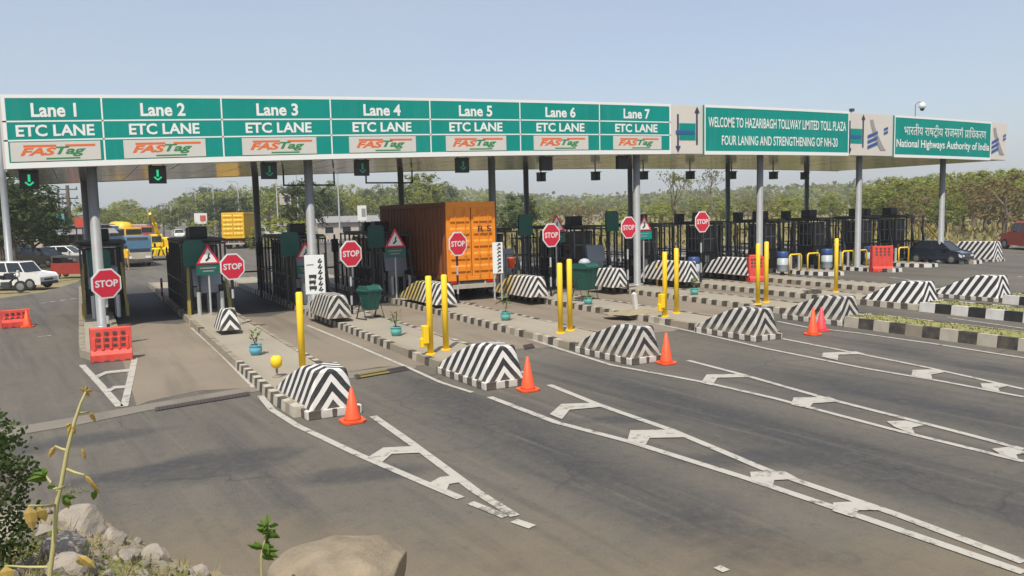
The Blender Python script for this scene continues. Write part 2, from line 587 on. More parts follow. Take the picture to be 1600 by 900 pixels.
MT['cone'] = mat('orange_cone', (0.84, 0.095, 0.022), 0.55, var=0.15, scale=6, dirt=0.3, dirtcol=(0.40, 0.10, 0.05))
MT['cone_pink'] = mat('faded_cone', (0.78, 0.06, 0.07), 0.5, var=0.10)
MT['board_green'] = mat('board_green', (0.008, 0.105, 0.080), 0.4, var=0.15)
MT['booth_panel'] = mat('booth_panel', (0.22, 0.25, 0.29), 0.35, metal=0.3, var=0.2)
MT['glass'] = mat('dark_glass', (0.018, 0.024, 0.03), 0.08, var=0.2, spec=0.6)
MT['bin_green'] = mat('bin_green', (0.012, 0.085, 0.065), 0.45, var=0.15)
MT['drum_blue'] = mat('drum_blue', (0.03, 0.07, 0.22), 0.45)
MT['drum_pale'] = mat('drum_pale', (0.40, 0.46, 0.50), 0.5, dirt=0.3)
MT['pot_cyan'] = mat('pot_cyan', (0.12, 0.46, 0.42), 0.5, dirt=0.2)
MT['pot_blue'] = mat('pot_blue', (0.14, 0.42, 0.55), 0.5)
MT['soil'] = mat('soil', (0.08, 0.05, 0.03), 0.9)
MT['rubber'] = mat('rubber', (0.018, 0.018, 0.018), 0.8)
MT['rim'] = mat('rim', (0.32, 0.33, 0.34), 0.35, metal=0.6)
MT['drain'] = mat('drain_grate', (0.06, 0.045, 0.045), 0.6, var=0.3)
MT['lamp_white'] = mat('lamp_lens', (0.75, 0.76, 0.76), 0.15)
MT['lamp_red'] = mat('tail_lens', (0.45, 0.01, 0.01), 0.2)
MT['bark'] = mat('bark', (0.15, 0.12, 0.085), 0.9, var=0.35, scale=6)
MT['pale_bark'] = mat('pale_bark', (0.30, 0.26, 0.20), 0.9, var=0.25, scale=6)
MT['arrow'] = emit('green_arrow_lamp', (0.02, 0.60, 0.26), 0.55)
MT['arrow_off'] = emit('dim_arrow_lamp', (0.02, 0.26, 0.14), 0.06)
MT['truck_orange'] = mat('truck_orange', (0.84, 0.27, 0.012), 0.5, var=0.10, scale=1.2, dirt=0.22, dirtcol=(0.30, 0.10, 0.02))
MT['truck_side_shaded'] = mat('truck_side_shaded', (0.21, 0.058, 0.012), 0.65, var=0.15, scale=1.2, dirt=0.45, dirtcol=(0.16, 0.06, 0.02))  # box orange and its dirt darkened to carry the shade of the flank
MT['truck_yellow'] = mat('truck_yellow', (0.80, 0.47, 0.012), 0.5, var=0.08, dirt=0.1, dirtcol=(0.5, 0.3, 0.05))
MT['blue_paint'] = mat('blue_paint', (0.05, 0.14, 0.24), 0.4, dirt=0.25)
MT['white_body'] = mat('white_car_paint', (0.74, 0.74, 0.72), 0.3, var=0.03, coat=0.6)
MT['navy_body'] = mat('dark_blue_car_paint', (0.014, 0.020, 0.036), 0.25, var=0.1, coat=0.8)
MT['red_body'] = mat('red_car_paint', (0.30, 0.022, 0.015), 0.35, var=0.1, coat=0.3, dirt=0.2)
MT['silver_body'] = mat('silver_car_paint', (0.42, 0.43, 0.44), 0.3, metal=0.4, var=0.05, coat=0.5)
MT['grey_body'] = mat('grey_car_paint', (0.09, 0.095, 0.10), 0.3, metal=0.3, var=0.05, coat=0.5)
MT['black_body'] = mat('black_car_paint', (0.015, 0.015, 0.017), 0.28, var=0.1, coat=0.6)
MT['leaf_olive'] = foliage('olive_leaves', (0.100, 0.140, 0.026), (0.215, 0.245, 0.050), dryness=0.35)
MT['leaf_lime'] = foliage('yellow_green_leaves', (0.165, 0.205, 0.026), (0.330, 0.345, 0.056), dryness=0.4)
MT['leaf_dark'] = foliage('dark_green_leaves', (0.030, 0.055, 0.016), (0.070, 0.105, 0.028), dry=(0.08, 0.07, 0.02), dryness=0.2)
MT['leaf_dry'] = foliage('dry_brown_leaves', (0.130, 0.105, 0.040), (0.215, 0.165, 0.065), dry=(0.22, 0.13, 0.05), dryness=0.5)
MT['leaf_plant'] = foliage('plant_leaves', (0.06, 0.14, 0.02), (0.12, 0.21, 0.03), dryness=0.1)
MT['leaf_yellow'] = foliage('yellowed_leaves', (0.42, 0.33, 0.08), (0.52, 0.38, 0.13), dry=(0.45, 0.22, 0.10), dryness=0.5)
MT['stalk'] = mat('weed_stalk', (0.40, 0.37, 0.16), 0.6, var=0.15, scale=9)
MT['grass'] = mat('dry_grass', (0.27, 0.23, 0.075), 0.85, var=0.35, scale=4)
MT['median_grass'] = mat('median_grass', (0.235, 0.235, 0.075), 0.9, var=0.30, scale=3, bmp=0.6, dirt=0.3, dirtcol=(0.30, 0.25, 0.13))
MT['rock'] = mat('pale_rock', (0.32, 0.285, 0.24), 0.9, var=0.28, scale=5, dirt=0.35, dirtcol=(0.22, 0.18, 0.12), bmp=0.7)
MT['boulder'] = mat('sandstone', (0.235, 0.190, 0.130), 0.9, var=0.45, scale=2.2, dirt=0.45, dirtcol=(0.36, 0.30, 0.21), bmp=0.9)
MT['dust'] = mat('dusty_soil', (0.30, 0.245, 0.16), 0.95, var=0.28, scale=2.2, dirt=0.5, dirtcol=(0.20, 0.17, 0.09), bmp=0.8)
MT['cloth_tan'] = mat('tan_cloth', (0.34, 0.22, 0.11), 0.8)
MT['cloth_dark'] = mat('dark_cloth', (0.05, 0.045, 0.05), 0.8)
MT['skin'] = mat('skin', (0.22, 0.12, 0.075), 0.6)
MT['hair'] = mat('hair', (0.012, 0.010, 0.009), 0.6)
MT['wall_plaster'] = mat('plaster', (0.52, 0.46, 0.40), 0.8, var=0.12, dirt=0.3)
MT['tin'] = mat('tin_sheet', (0.33, 0.33, 0.33), 0.5, metal=0.3, dirt=0.3)
MT['teal_sign'] = mat('teal_sign', (0.16, 0.46, 0.50), 0.5)
MT['shop_red'] = mat('shop_red', (0.60, 0.09, 0.06), 0.5)
MT['barrel_orange'] = mat('awning_orange', (0.70, 0.27, 0.03), 0.6)


# ------------------------------------------------------------------ lettering
def text_mesh(body, w, h, shear=0.0, bold=0.0):
    c = bpy.data.curves.new('lettering', 'FONT')
    c.body = body
    c.align_x = 'CENTER'
    c.shear = shear
    c.offset = bold
    c.resolution_u = 3
    o = bpy.data.objects.new('lettering', c)
    COL.objects.link(o)
    dg = bpy.context.evaluated_depsgraph_get()
    me = bpy.data.meshes.new_from_object(o.evaluated_get(dg))
    bpy.data.objects.remove(o)
    bpy.data.curves.remove(c)
    xs = [v.co.x for v in me.vertices]
    ys = [v.co.y for v in me.vertices]
    x0, x1, y0, y1 = min(xs), max(xs), min(ys), max(ys)
    if w is None:
        w = h * (x1 - x0) / (y1 - y0)
    vs = [((v.co.x - (x0 + x1) / 2) / (x1 - x0) * w, (v.co.y - y0) / (y1 - y0) * h) for v in me.vertices]
    fs = [list(p.vertices) for p in me.polygons]
    bpy.data.meshes.remove(me)
    return vs, fs


def lettering(body, cx, z0, w, h, y, material, parent, shear=0.0, bold=0.0, zf=None, name='lettering', flip=False):
    vs, fs = text_mesh(body, w, h, shear, bold)
    mb = MB()
    pts = []
    for x, z in vs:
        X = cx + (-x if flip else x)
        Z = z0 + z + (zf(X) if zf else 0)
        pts.append((X, y, Z))
    mb.add(pts, [f[::-1] for f in fs] if flip else fs)
    return mb.build(name, material, parent)


# ================================================================== GROUND, ROADS, PAINT
def ground_mat():
    m = bpy.data.materials.new('field')
    t, b = nodes(m)
    c = mix(t, ramp(t, noise(t, 0.03, 6), 0.35, 0.65), (0.20, 0.155, 0.085), (0.155, 0.150, 0.055))
    c = mix(t, ramp(t, noise(t, 0.3, 6, 0.7), 0.45, 0.75, 0, 0.7), c, (0.27, 0.21, 0.13))
    t.links.new(c, b.inputs['Base Color'])
    b.inputs['Roughness'].default_value = 0.95
    bump(t, b, noise(t, 3, 6, 0.7), 0.6, 0.1)
    return m


g = MB()
N = 60
g.quad((-500, -60, -0.06), (880, -60, -0.06), (880, 940, -0.06), (-500, 940, -0.06))
structure(g.build('ground', ground_mat()))

road_px = [(0, 466), (70, 456), (122, 440), (152, 405), (168, 378), (215, 360), (268, 351)]
left = [at(*p) for p in road_px]
pts = [(-40, -6), (-40, 38)] + [(p.x, p.y) for p in left] + [(60, 340), (75, 250), (52, 135), (47, 100), (48, 62), (58, 54), (120, 54), (120, -6)]
g = MB()
g.add([(x, y, 0) for x, y in pts], [tuple(range(len(pts)))])
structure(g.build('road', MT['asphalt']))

# concrete lanes under and in front of the canopy
g = MB()
ee = [(0.75, 16.9)]
for k in range(31):
    ee.append((1 + k, 17.2 + 0.09 * k + 0.35 * math.sin(k * 1.7)))
for k in range(31, -1, -1):
    ee.append((0.75 + k, 29.9 + 0.6 * math.sin(k * 2.3)))
g.add([(x, y, 0.004) for x, y in ee], [tuple(range(len(ee)))])
structure(g.build('lane_slab', MT['slab']))
# pale concrete band that carries the drains
g = MB()
bl = [at(u, v, 0.008) for u, v in ((0, 684), (120, 664), (232, 641), (404, 611), (404, 603), (392, 604), (236, 630), (120, 651), (0, 671))]
g.add(bl, [tuple(range(9))])
b2 = [at(u, v, 0.008) for u, v in ((540, 592), (650, 575), (650, 568), (540, 582))]
g.add(b2, [(0, 1, 2, 3)])
structure(g.build('concrete_band', MT['band']))


def line(mb, pts, w, z=0.012, mi=0):
    P = [at(u, v, z) for u, v in pts]
    L, Rr = [], []
    for i, p in enumerate(P):
        t = (P[min(i + 1, len(P) - 1)] - P[max(i - 1, 0)])
        t.z = 0
        t.normalize()
        n = Vector((-t.y, t.x, 0))
        L.append(p + n * w / 2)
        Rr.append(p - n * w / 2)
    k = len(P)
    mb.add(L + Rr, [(i, k + i, k + i + 1, i + 1) for i in range(k - 1)], mi)


def patch(mb, pts, z=0.016, mi=0):
    mb.add([at(u, v, z) for u, v in pts], [tuple(range(len(pts)))[::-1]], mi)


mk = MB()
line(mk, [(407, 618), (425, 640), (465, 665), (560, 710), (665, 755), (720, 778)], 0.13)
line(mk, [(735, 785), (790, 807)], 0.12, mi=1)
line(mk, [(803, 813), (832, 823)], 0.13, mi=1)
line(mk, [(583, 650), (640, 690), (690, 727), (745, 768)], 0.14)
line(mk, [(745, 768), (805, 806)], 0.13, mi=1)
line(mk, [(300, 512), (345, 552), (397, 605)], 0.11)
line(mk, [(480, 508), (560, 541), (640, 575), (688, 597), (738, 613)], 0.10)
line(mk, [(765, 620), (870, 660), (985, 690), (1170, 748), (1310, 795), (1600, 894)], 0.14)
line(mk, [(858, 601), (935, 632), (1050, 672), (1200, 735), (1400, 803), (1600, 878)], 0.14)
line(mk, [(720, 487), (800, 520), (875, 545), (955, 570), (1100, 597), (1210, 622), (1400, 672), (1600, 721)], 0.12)
line(mk, [(1075, 563), (1160, 585), (1290, 622), (1420, 655), (1510, 678), (1600, 702)], 0.13)
line(mk, [(930, 484), (1100, 522), (1200, 545), (1350, 575), (1480, 597), (1600, 620)], 0.12)
line(mk, [(1222, 529), (1310, 546), (1440, 572), (1530, 592), (1600, 608)], 0.12)
line(mk, [(1215, 502), (1260, 511), (1340, 520), (1460, 537), (1600, 559)], 0.12)
line(mk, [(1480, 496), (1600, 513)], 0.10)
line(mk, [(128, 570), (158, 602), (187, 635)], 0.14)
line(mk, [(211, 558), (203, 595), (194, 635)], 0.14)
for ch in ([(574, 715), (599, 699), (646, 697), (658, 707), (612, 709), (597, 722)],
           [(668, 756), (688, 745), (712, 742), (727, 752), (702, 756), (697, 768)],
           [(859, 647), (877, 631), (931, 629), (948, 635), (890, 640), (878, 655)],
           [(980, 689), (985, 672), (1052, 671), (1074, 683), (1015, 684), (1007, 698)],
           [(1174, 750), (1172, 737), (1226, 736), (1248, 748), (1210, 750), (1206, 763)],
           [(1301, 798), (1302, 785), (1342, 783), (1378, 797), (1342, 797), (1332, 808)],
           [(1095, 598), (1104, 585), (1160, 584), (1175, 589), (1121, 590), (1113, 602)],
           [(1236, 632), (1240, 621), (1296, 620), (1313, 627), (1270, 630), (1264, 638)],
           [(1398, 667), (1385, 658), (1417, 657), (1444, 664), (1425, 668), (1430, 679)],
           [(1562, 709), (1550, 701), (1576, 698), (1612, 708), (1588, 710), (1592, 719)],
           [(1284, 557), (1286, 551), (1338, 549), (1352, 553), (1310, 554), (1309, 563)],
           [(1424, 587), (1426, 578), (1456, 577), (1478, 581), (1455, 585), (1457, 593)],
           [(1535, 606), (1532, 599), (1562, 598), (1580, 602), (1560, 606), (1562, 612)]):
    patch(mk, ch)
patch(mk, [(146, 588), (165, 580), (205, 576), (205, 580), (166, 584), (150, 592)])
patch(mk, [(166, 609), (178, 603), (201, 602), (201, 606), (180, 607), (170, 613)])
# far lane ticks and a worn dash in the near lane
line(mk, [(1120, 885), (1135, 892)], 0.10, mi=1)
line(mk, [(60, 526), (80, 524)], 0.12, mi=1)
for a in (63, 78, 94, 110):
    line(mk, [(a, 474 - (a - 63) * 0.14), (a + 9, 472.6 - (a - 63) * 0.14)], 0.16, mi=1)
for u, v in ((1390, 433), (1500, 447), (1590, 432), (1540, 462)):
    line(mk, [(u, v), (u + 32, v + 4)], 0.13, mi=1)
structure(mk.build('road_markings', [MT['line'], MT['line_worn']]))

# ---- drain grates
DRAINS = [([(242, 637), (390, 612), (390, 617.5), (243, 642)], 'long rusty drain grate crossing the lane left of the first island', False),
          ([(553, 586), (632, 572), (641, 577.5), (557, 592)], 'short drain grate with a yellow edge between the first two big striped blocks', True),
          ([(817, 540), (832, 537), (836, 543), (820, 546)], 'small dark drain grate behind the second striped block', False)]
for pts, lab, yel in DRAINS:
    P = [at(u, v, 0.014) for u, v in pts]
    c = sum(P, Vector()) / 4
    d = thing('drain_grate', lab, 'drain', c, group='drain grates across the lanes')
    mb = MB()
    mb.add([p - c for p in P] + [p - c + Vector((0, 0, 0.005)) for p in P], [(4, 5, 6, 7), (0, 1, 5, 4), (1, 2, 6, 5), (2, 3, 7, 6), (3, 0, 4, 7)])
    n = 26
    for i in range(1, n):
        a = P[0].lerp(P[1], i / n) - c
        b = P[3].lerp(P[2], i / n) - c
        mb.bar(a.lerp(b, 0.08) + Vector((0, 0, 0.007)), a.lerp(b, 0.92) + Vector((0, 0, 0.007)), 0.03, 0.008)
    mb.build('grate', MT['drain'], d)
    if yel:
        mb = MB()
        a, b = P[0].lerp(P[1], 0.08) - c, P[0].lerp(P[1], 0.62) - c
        e, f = P[3].lerp(P[2], 0.08) - c, P[3].lerp(P[2], 0.62) - c
        up = Vector((0, 0, 0.016))
        mb.quad(a + up, b + up, b.lerp(f, 0.38) + up, a.lerp(e, 0.38) + up)
        mb.quad(a.lerp(e, 0.62) + up, b.lerp(f, 0.62) + up, f + up, e + up)
        mb.build('yellow_edge', MT['olive'], d)


# ================================================================== TRAFFIC ISLANDS
IX = [-0.25, 3.05, 7.02, 10.9, 15.6, 20.25, 24.2, 28.25, 32.4, 36.2, 40.2, 43.9]
IW = 1.75
IFRONT = [23.0, 13.9, 14.1, 14.6, 15.2, 15.8, 16.6, 16.4, 27.4, 26.9, 27.6, 27.4]
IBACK = 47.5
KH = 0.19
ORD = ['first', 'second', 'third', 'fourth', 'fifth', 'sixth', 'seventh', 'eighth', 'ninth', 'tenth', 'eleventh', 'twelfth']
ISL_LABEL = ['short concrete island under the leftmost stop sign, behind the red barrier',
             'long kerbed island of the leftmost big striped block', 'long kerbed island with the green bin and the second striped block',
             'long kerbed island with a plant pot, left of the orange truck', 'long kerbed island with the leaning white post, right of the orange truck',
             'long kerbed island behind the striped block with two cones', 'long kerbed island behind the striped block on a green median',
             'long kerbed island of the rightmost near striped block',
             'far kerbed island whose black and white kerb starts left of the lone yellow bollard', 'far kerbed island with a blue drum, just left of the far red barrier',
             'far kerbed island with black and white kerb behind the far red barrier', 'far kerbed island beside the dark blue car']


def kerb_ring(mb, poly, h, seg, pal, w=0.16, inset=0.03):
    # outer kerb faces cut into alternating painted stones, with a top strip
    n = len(poly)
    ctr = sum((Vector((*p, 0)) for p in poly), Vector()) / n
    k = 0
    ins = []
    for i in range(n):
        a, b, c = Vector((*poly[i - 1], 0)), Vector((*poly[i], 0)), Vector((*poly[(i + 1) % n], 0))
        d1, d2 = (b - a).normalized(), (c - b).normalized()
        n1, n2 = Vector((-d1.y, d1.x, 0)), Vector((-d2.y, d2.x, 0))
        m = (n1 + n2)
        m = m / max(0.35, m.dot(n1))
        ins.append(b + m * w)
    for i in range(n):
        a, b = Vector((*poly[i], 0)), Vector((*poly[(i + 1) % n], 0))
        ia, ib = ins[i], ins[(i + 1) % n]
        L = (b - a).length
        s = max(1, round(L / seg))
        for j in range(s):
            p, q = a.lerp(b, j / s), a.lerp(b, (j + 1) / s)
            ip, iq = ia.lerp(ib, j / s), ia.lerp(ib, (j + 1) / s)
            mi = pal(k, p)
            k += 1
            hh = h + random.uniform(-0.008, 0.008)
            up = Vector((0, 0, hh))
            n_ = (ip - p).normalized() * 0.02
            mb.add([p, q, q + n_ + up, p + n_ + up, iq + up, ip + up], [(0, 1, 2, 3), (3, 2, 4, 5)], mi)
    return ins


for i, x in enumerate(IX):
    yf, yb = IFRONT[i], IBACK if i < 8 else 46
    w = IW if i else 1.15
    isl = thing('traffic_island', ISL_LABEL[i], 'traffic island', (x + w / 2, yf, 0), group='kerbed islands between the toll lanes')
    hw = w / 2
    fr = 0.30 if 0 < i < 8 else 0.55
    if 0 < i < 8:                                 # the nose narrows to the width of its striped block
        poly = [(-hw + 0.10, 0.35), (-hw + 1.05, 0.35), (-hw + 1.22, 1.2), (hw, 3.6), (hw, yb - yf), (-hw, yb - yf), (-hw, 1.6)]
    else:
        poly = [(-hw * (1 - fr), 0), (hw * (1 - fr), 0), (hw * 0.93, 0.9), (hw, 2.2), (hw, yb - yf), (-hw, yb - yf), (-hw, 2.2), (-hw * 0.93, 0.9)]
    mb = MB()

    def pal(k, p, i=i):
        if i == 0:
            return 2
        r = random.random()
        bare = 0.45 if (i < 5 and 2.2 < p.y < 7 and i != 1) else 0.06
        if i == 1 and p.y > 6:
            bare = 0.9
        return 2 if r < bare else k % 2
    ins = kerb_ring(mb, poly, KH, 0.27, pal)
    new = i >= 8
    mb.build('kerb', [MT['kerb_new_white'] if new else MT['kerb_white'], MT['kerb_new_black'] if new else MT['kerb_black'], MT['kerb_bare']], isl)
    top = MB()
    top.prism([(p.x, p.y) for p in ins], 0.02, KH - 0.012)
    top.build('paving', MT['paving'], isl)

# grass topped medians running on towards the camera in front of the striped blocks
for (x0, x1, y0, y1, lab, seg, fresh) in ((19.55, 20.75, 3.0, 15.9, 'long grassy median with a worn kerb before the striped block with two cones', 0.5, False),
                                          (24.15, 25.4, 3.5, 16.7, 'grassy median with bold black and white kerb stones', 0.55, True),
                                          (28.1, 29.6, 4.0, 16.3, 'farthest grassy median, starting at the rightmost near striped block', 0.55, True)):
    md = thing('median_strip', lab, 'median', ((x0 + x1) / 2, y0, 0), group='grassy medians right of the lanes')
    hw = (x1 - x0) / 2
    L = y1 - y0
    mb = MB()
    pal = (lambda k, p: k % 2) if fresh else (lambda k, p: 2 if random.random() < 0.25 else k % 2)
    ins = kerb_ring(mb, [(-hw, 0), (hw, 0), (hw, L), (-hw, L)], 0.30, seg, pal, 0.14)
    mb.build('kerb', [MT['kerb_new_white'] if fresh else MT['kerb_white'], MT['kerb_new_black'] if fresh else MT['kerb_black'], MT['kerb_bare']], md)
    top = MB()
    top.prism([(p.x, p.y) for p in ins], 0.02, 0.285)
    for _ in range(900):
        a = random.uniform(0, 6.28)
        cx, cy = random.uniform(-hw + 0.1, hw - 0.1), random.uniform(0.05, L - 0.05)
        hh = random.uniform(0.03, 0.09)
        d = Vector((math.cos(a), math.sin(a), 0)) * 0.03
        c = Vector((cx, cy, 0.285))
        top.add([c - d, c + d, c + Vector((random.uniform(-.04, .04), random.uniform(-.04, .04), hh))], [(0, 1, 2)])
    top.build('turf', MT['median_grass'], md)

# painted kerb line of the road median beyond the canopy
mb = MB()
a, b = at(472, 374), at(560, 381)
for j in range(40):
    p, q = a.lerp(b, j / 40), a.lerp(b, (j + 1) / 40)
    mb.bar(p + Vector((0, 0, 0.15)), q + Vector((0, 0, 0.15)), 0.3, 0.3, j % 2)
o = mb.build('median_kerb', [MT['kerb_new_white'], MT['kerb_new_black']])
tag(o, 'low black and white kerb of the road median beyond the booths', 'kerb')


# ================================================================== STRIPED CRASH BLOCKS
def crash_block(label, loc, L=3.3, wf=0.98, wr=1.35, h=0.80, flat=1.25, m='chevron', rz=0.0, group='striped crash blocks on the island noses', slump=0.0, plinth=True):
    t = thing('crash_block', label, 'crash block', loc, rz, group)
    ys = [0.0, flat, flat + (L - flat) * 0.5, L]
    hs = [h, h * 0.97, h * 0.60, 0.10]
    rows = []
    for y, hh in zip(ys, hs):
        k = y / L
        wb = wf / 2 + (wr - wf) / 2 * k
        wt = wb - 0.14 * (hh / h)
        yy = 0.10 if y == 0 else y
        rows.append([(-wb, y, 0.14), (-wt, yy, 0.14 + hh), (wt, yy, 0.14 + hh), (wb, y, 0.14)])
    mb = MB()
    vs = [p for r in rows for p in r]
    fs = [(3, 2, 1, 0)]
    for i in range(3):
        a, b = i * 4, i * 4 + 4
        for k in range(3):
            fs.append((a + k, a + k + 1, b + k + 1, b + k))
    fs.append((12, 13, 14, 15))
    mb.add(vs, fs)
    o = mb.build('body', MT[m], t, bevel=0.045, seg=3)
    sub = o.modifiers.new('sub', 'SUBSURF')
    sub.subdivision_type = 'SIMPLE'
    sub.levels = sub.render_levels = 3
    tx = bpy.data.textures.get('lumps') or bpy.data.textures.new('lumps', 'CLOUDS')
    tx.noise_scale = 0.45
    dm = o.modifiers.new('lumps', 'DISPLACE')
    dm.texture = tx
    dm.strength = 0.02 + slump
    dm.texture_coords = 'LOCAL'
    if plinth:
        mb = MB()
        hw, hr = wf / 2 + 0.07, wr / 2 + 0.05
        mb.prism([(-hw, -0.07), (hw, -0.07), (hr, L), (-hr, L)], 0, 0.15)
        mb.build('plinth', MT['plinth'], t, bevel=0.015)
    return t


NOSE = [((3.80, 13.95), 'chevron', 'leftmost of the big striped blocks, with fresh bold chevrons and a cone at its right'),
        ((7.47, 14.3), 'chevron', 'big striped block with broken corner, second from the left in the front row'),
        ((11.42, 14.75), 'chevron_dirty', 'big striped block with grimy flank in front of the leaning white post'),
        ((16.0, 15.45), 'chevron_dirty', 'big grimy striped block with wide foot below two yellow bollards and nothing beside it'),
        ((20.0, 16.0), 'chevron_dirty', 'dark dirty striped block standing behind two traffic cones'),
        ((25.0, 16.85), 'chevron_clean', 'clean bright striped block with yellowed top edge, on the median with bold kerb stones'),
        ((28.75, 16.6), 'chevron_clean', 'clean bright striped block farthest out among the front row')]
for i, ((x, y), m, lab) in enumerate(NOSE):
    crash_block(lab, (x, y, 0.0), L=2.15 if i < 5 else 2.3, wf=0.86, wr=1.15, flat=0.85, m=m, slump=0.03 if i in (2, 3, 4) else 0.0, h=0.70 if i < 5 else 0.78)
REAR = [((378, 526), 24.3, 1.0, 0.60, 0.62, 'chevron', 'small striped block at the foot of the stop sign on the first long island'),
        ((551, 499), 24.9, 2.6, 0.80, 0.72, 'chevron_dirty', 'striped block in front of the white notice board, left of the green bin'),
        ((715, 478), 26.2, 3.6, 0.85, 0.74, 'chevron_yellow', 'striped block before the orange truck, half hidden by two yellow bollards'),
        ((858, 463), 26.2, 3.0, 0.85, 0.76, 'chevron_yellow', 'yellow stained striped block just right of the orange truck'),
        ((983, 446), 27.2, 2.0, 0.85, 0.78, 'chevron_yellow', 'short yellow stained striped block right of the second green bin'),
        ((1093, 436), 27.2, 3.6, 0.85, 0.88, 'chevron', 'long striped block under the wide gap between the two rightmost stop signs'),
        ((1190, 428), 27.8, 3.6, 0.85, 0.80, 'chevron_clean', 'long bright striped block ending at the orange capped red barrier')]
for (u, v), y, L, wf, h, m, lab in REAR:
    c = on(u, v, y)
    crash_block(lab, (c.x - wf / 2, y, KH - 0.012), L=L, wf=wf, wr=wf * 1.15, h=h, flat=L * 0.6, m=m, group='striped crash blocks before the booths', plinth=False)
crash_block('lone long striped block by the red jeep beyond the dark blue car', (on(1560, 400, 27.6).x, 27.6, 0), L=2.6, wf=1.0, wr=1.05, h=1.05, flat=2.2, m='chevron_clean')


# ================================================================== CANOPY
Y0, YB = 28.19, 40.06
XA, XB = -1.86, 48.45
SH = 2.155                                   # height of the sign band


def zc(x):
    return 6.029 - 0.14378 * ((x - 34.9) / 15) ** 2


canopy = thing('toll_canopy', 'long slim white canopy on grey posts spanning all toll lanes', 'toll canopy', (0, 0, 0))


def strip(mb, x0, x1, s0, s1, ya, yb, mi=0, n=None):
    n = n or max(1, int((x1 - x0) / 1.2))
    vs = []
    for i in range(n + 1):
        x = x0 + (x1 - x0) * i / n
        z = zc(x)
        vs += [(x, ya, z + s0), (x, yb, z + s0), (x, yb, z + s1), (x, ya, z + s1)]
    fs = [(0, 1, 2, 3)[::-1], tuple(n * 4 + k for k in range(4))]
    for i in range(n):
        a, b = i * 4, i * 4 + 4
        for k in range(4):
            fs.append((a + k, a + (k + 1) % 4, b + (k + 1) % 4, b + k)[::-1])
    mb.add(vs, fs, mi)


mb = MB()
strip(mb, XA, XB, 0.0, SH, Y0, Y0 + 0.28)
mb.build('fascia', MT['fascia'], canopy)
mb = MB()
strip(mb, XA, XB, 0.03, 0.55, Y0 + 0.283, YB)
strip(mb, XA, XB, 0.56, 0.62, Y0 + 0.283, YB + 0.15)
mb.build('roof', MT['roof'], canopy)
mb = MB()
k = 0
x = XA + 0.02
while x < XB - 0.3:                           # soffit panels with open joints
    x2 = min(XB - 0.02, x + 1.22)
    y = Y0 + 0.29
    while y < YB - 0.2:
        y2 = min(YB - 0.03, y + 2.95)
        dz = random.uniform(-0.006, 0.006)
        strip(mb, x + 0.012, x2 - 0.012, 0.0 + dz, 0.022, y + 0.012, y2 - 0.012, 0, 1)
        y = y2
    x = x2
mb.build('soffit', MT['soffit'], canopy)
mb = MB()
strip(mb, XA, XB, -0.01, 0.52, YB + 0.003, YB + 0.12)
mb.build('rear_fascia', MT['grime'], canopy)

FRONT_COLS = [(148, 29.0), (485, 29.0), (770, 30.9), (995, 28.9), (1187, 28.9), (1341, 28.9), (1471, 29.1)]
BACK_COLS = [(402, 39.0), (628, 39.0), (823, 39.0), (1137, 39.0), (1260, 39.0)]
cols = [(on(u, 340, y).x, y, 0.155) for u, y in FRONT_COLS] + [(on(u, 340, y).x, y, 0.15) for u, y in BACK_COLS] + [(0.3, 39.0, 0.15), (on(985, 340, 39).x, 39.0, 0.15)]
for x, y, r in cols:
    mb = MB()
    h = zc(x) + 0.01
    mb.lathe((x, y, 0), [(r + 0.12, 0.0), (r + 0.12, 0.22), (r, 0.24), (r, h)], 18)
    c = mb.build('column', MT['steel'], canopy, smooth=False)
    c.data.polygons.foreach_set('use_smooth', [len(p.vertices) == 4 and abs(p.normal.z) < 0.3 for p in c.data.polygons])
# hanging service frames below the soffit
for u0, u1, y in ((443, 522, 36.0), (572, 644, 37.0)):
    a, b = on(u0, 280, y), on(u1, 280, y)
    z = zc(a.x)
    mb = MB()
    mb.bar((a.x, y, z), (a.x, y, z - 0.62), 0.06)
    mb.bar((b.x, y, z), (b.x, y, z - 0.62), 0.06)
    mb.bar((a.x - 0.03, y, z - 0.62), (b.x + 0.03, y, z - 0.62), 0.07)
    mb.build('hanging_frame', MT['dark_steel'], canopy)

# ---- lane sign boards on the fascia
DIV = [-1.80, 0.82, 4.35, 8.0, 11.77, 15.61, 19.41, 23.23]
PLATE_PX = [(16, 157), (193, 321), (378, 494), (545, 649), (696, 790), (833, 918), (957, 1032)]
TXT_PX = [(48, 119), (219, 289), (400, 465), (567, 625), (716, 768), (851, 898), (973, 1014)]
ETC_PX = [(24, 147), (201, 311), (383, 486), (550, 642), (701, 784), (837, 912), (960, 1026)]
WORDS = ['one', 'two', 'three', 'four', 'five', 'six', 'seven']
yS = Y0 - 0.05


def sx(u, v=200):
    return on(u, v, Y0).x


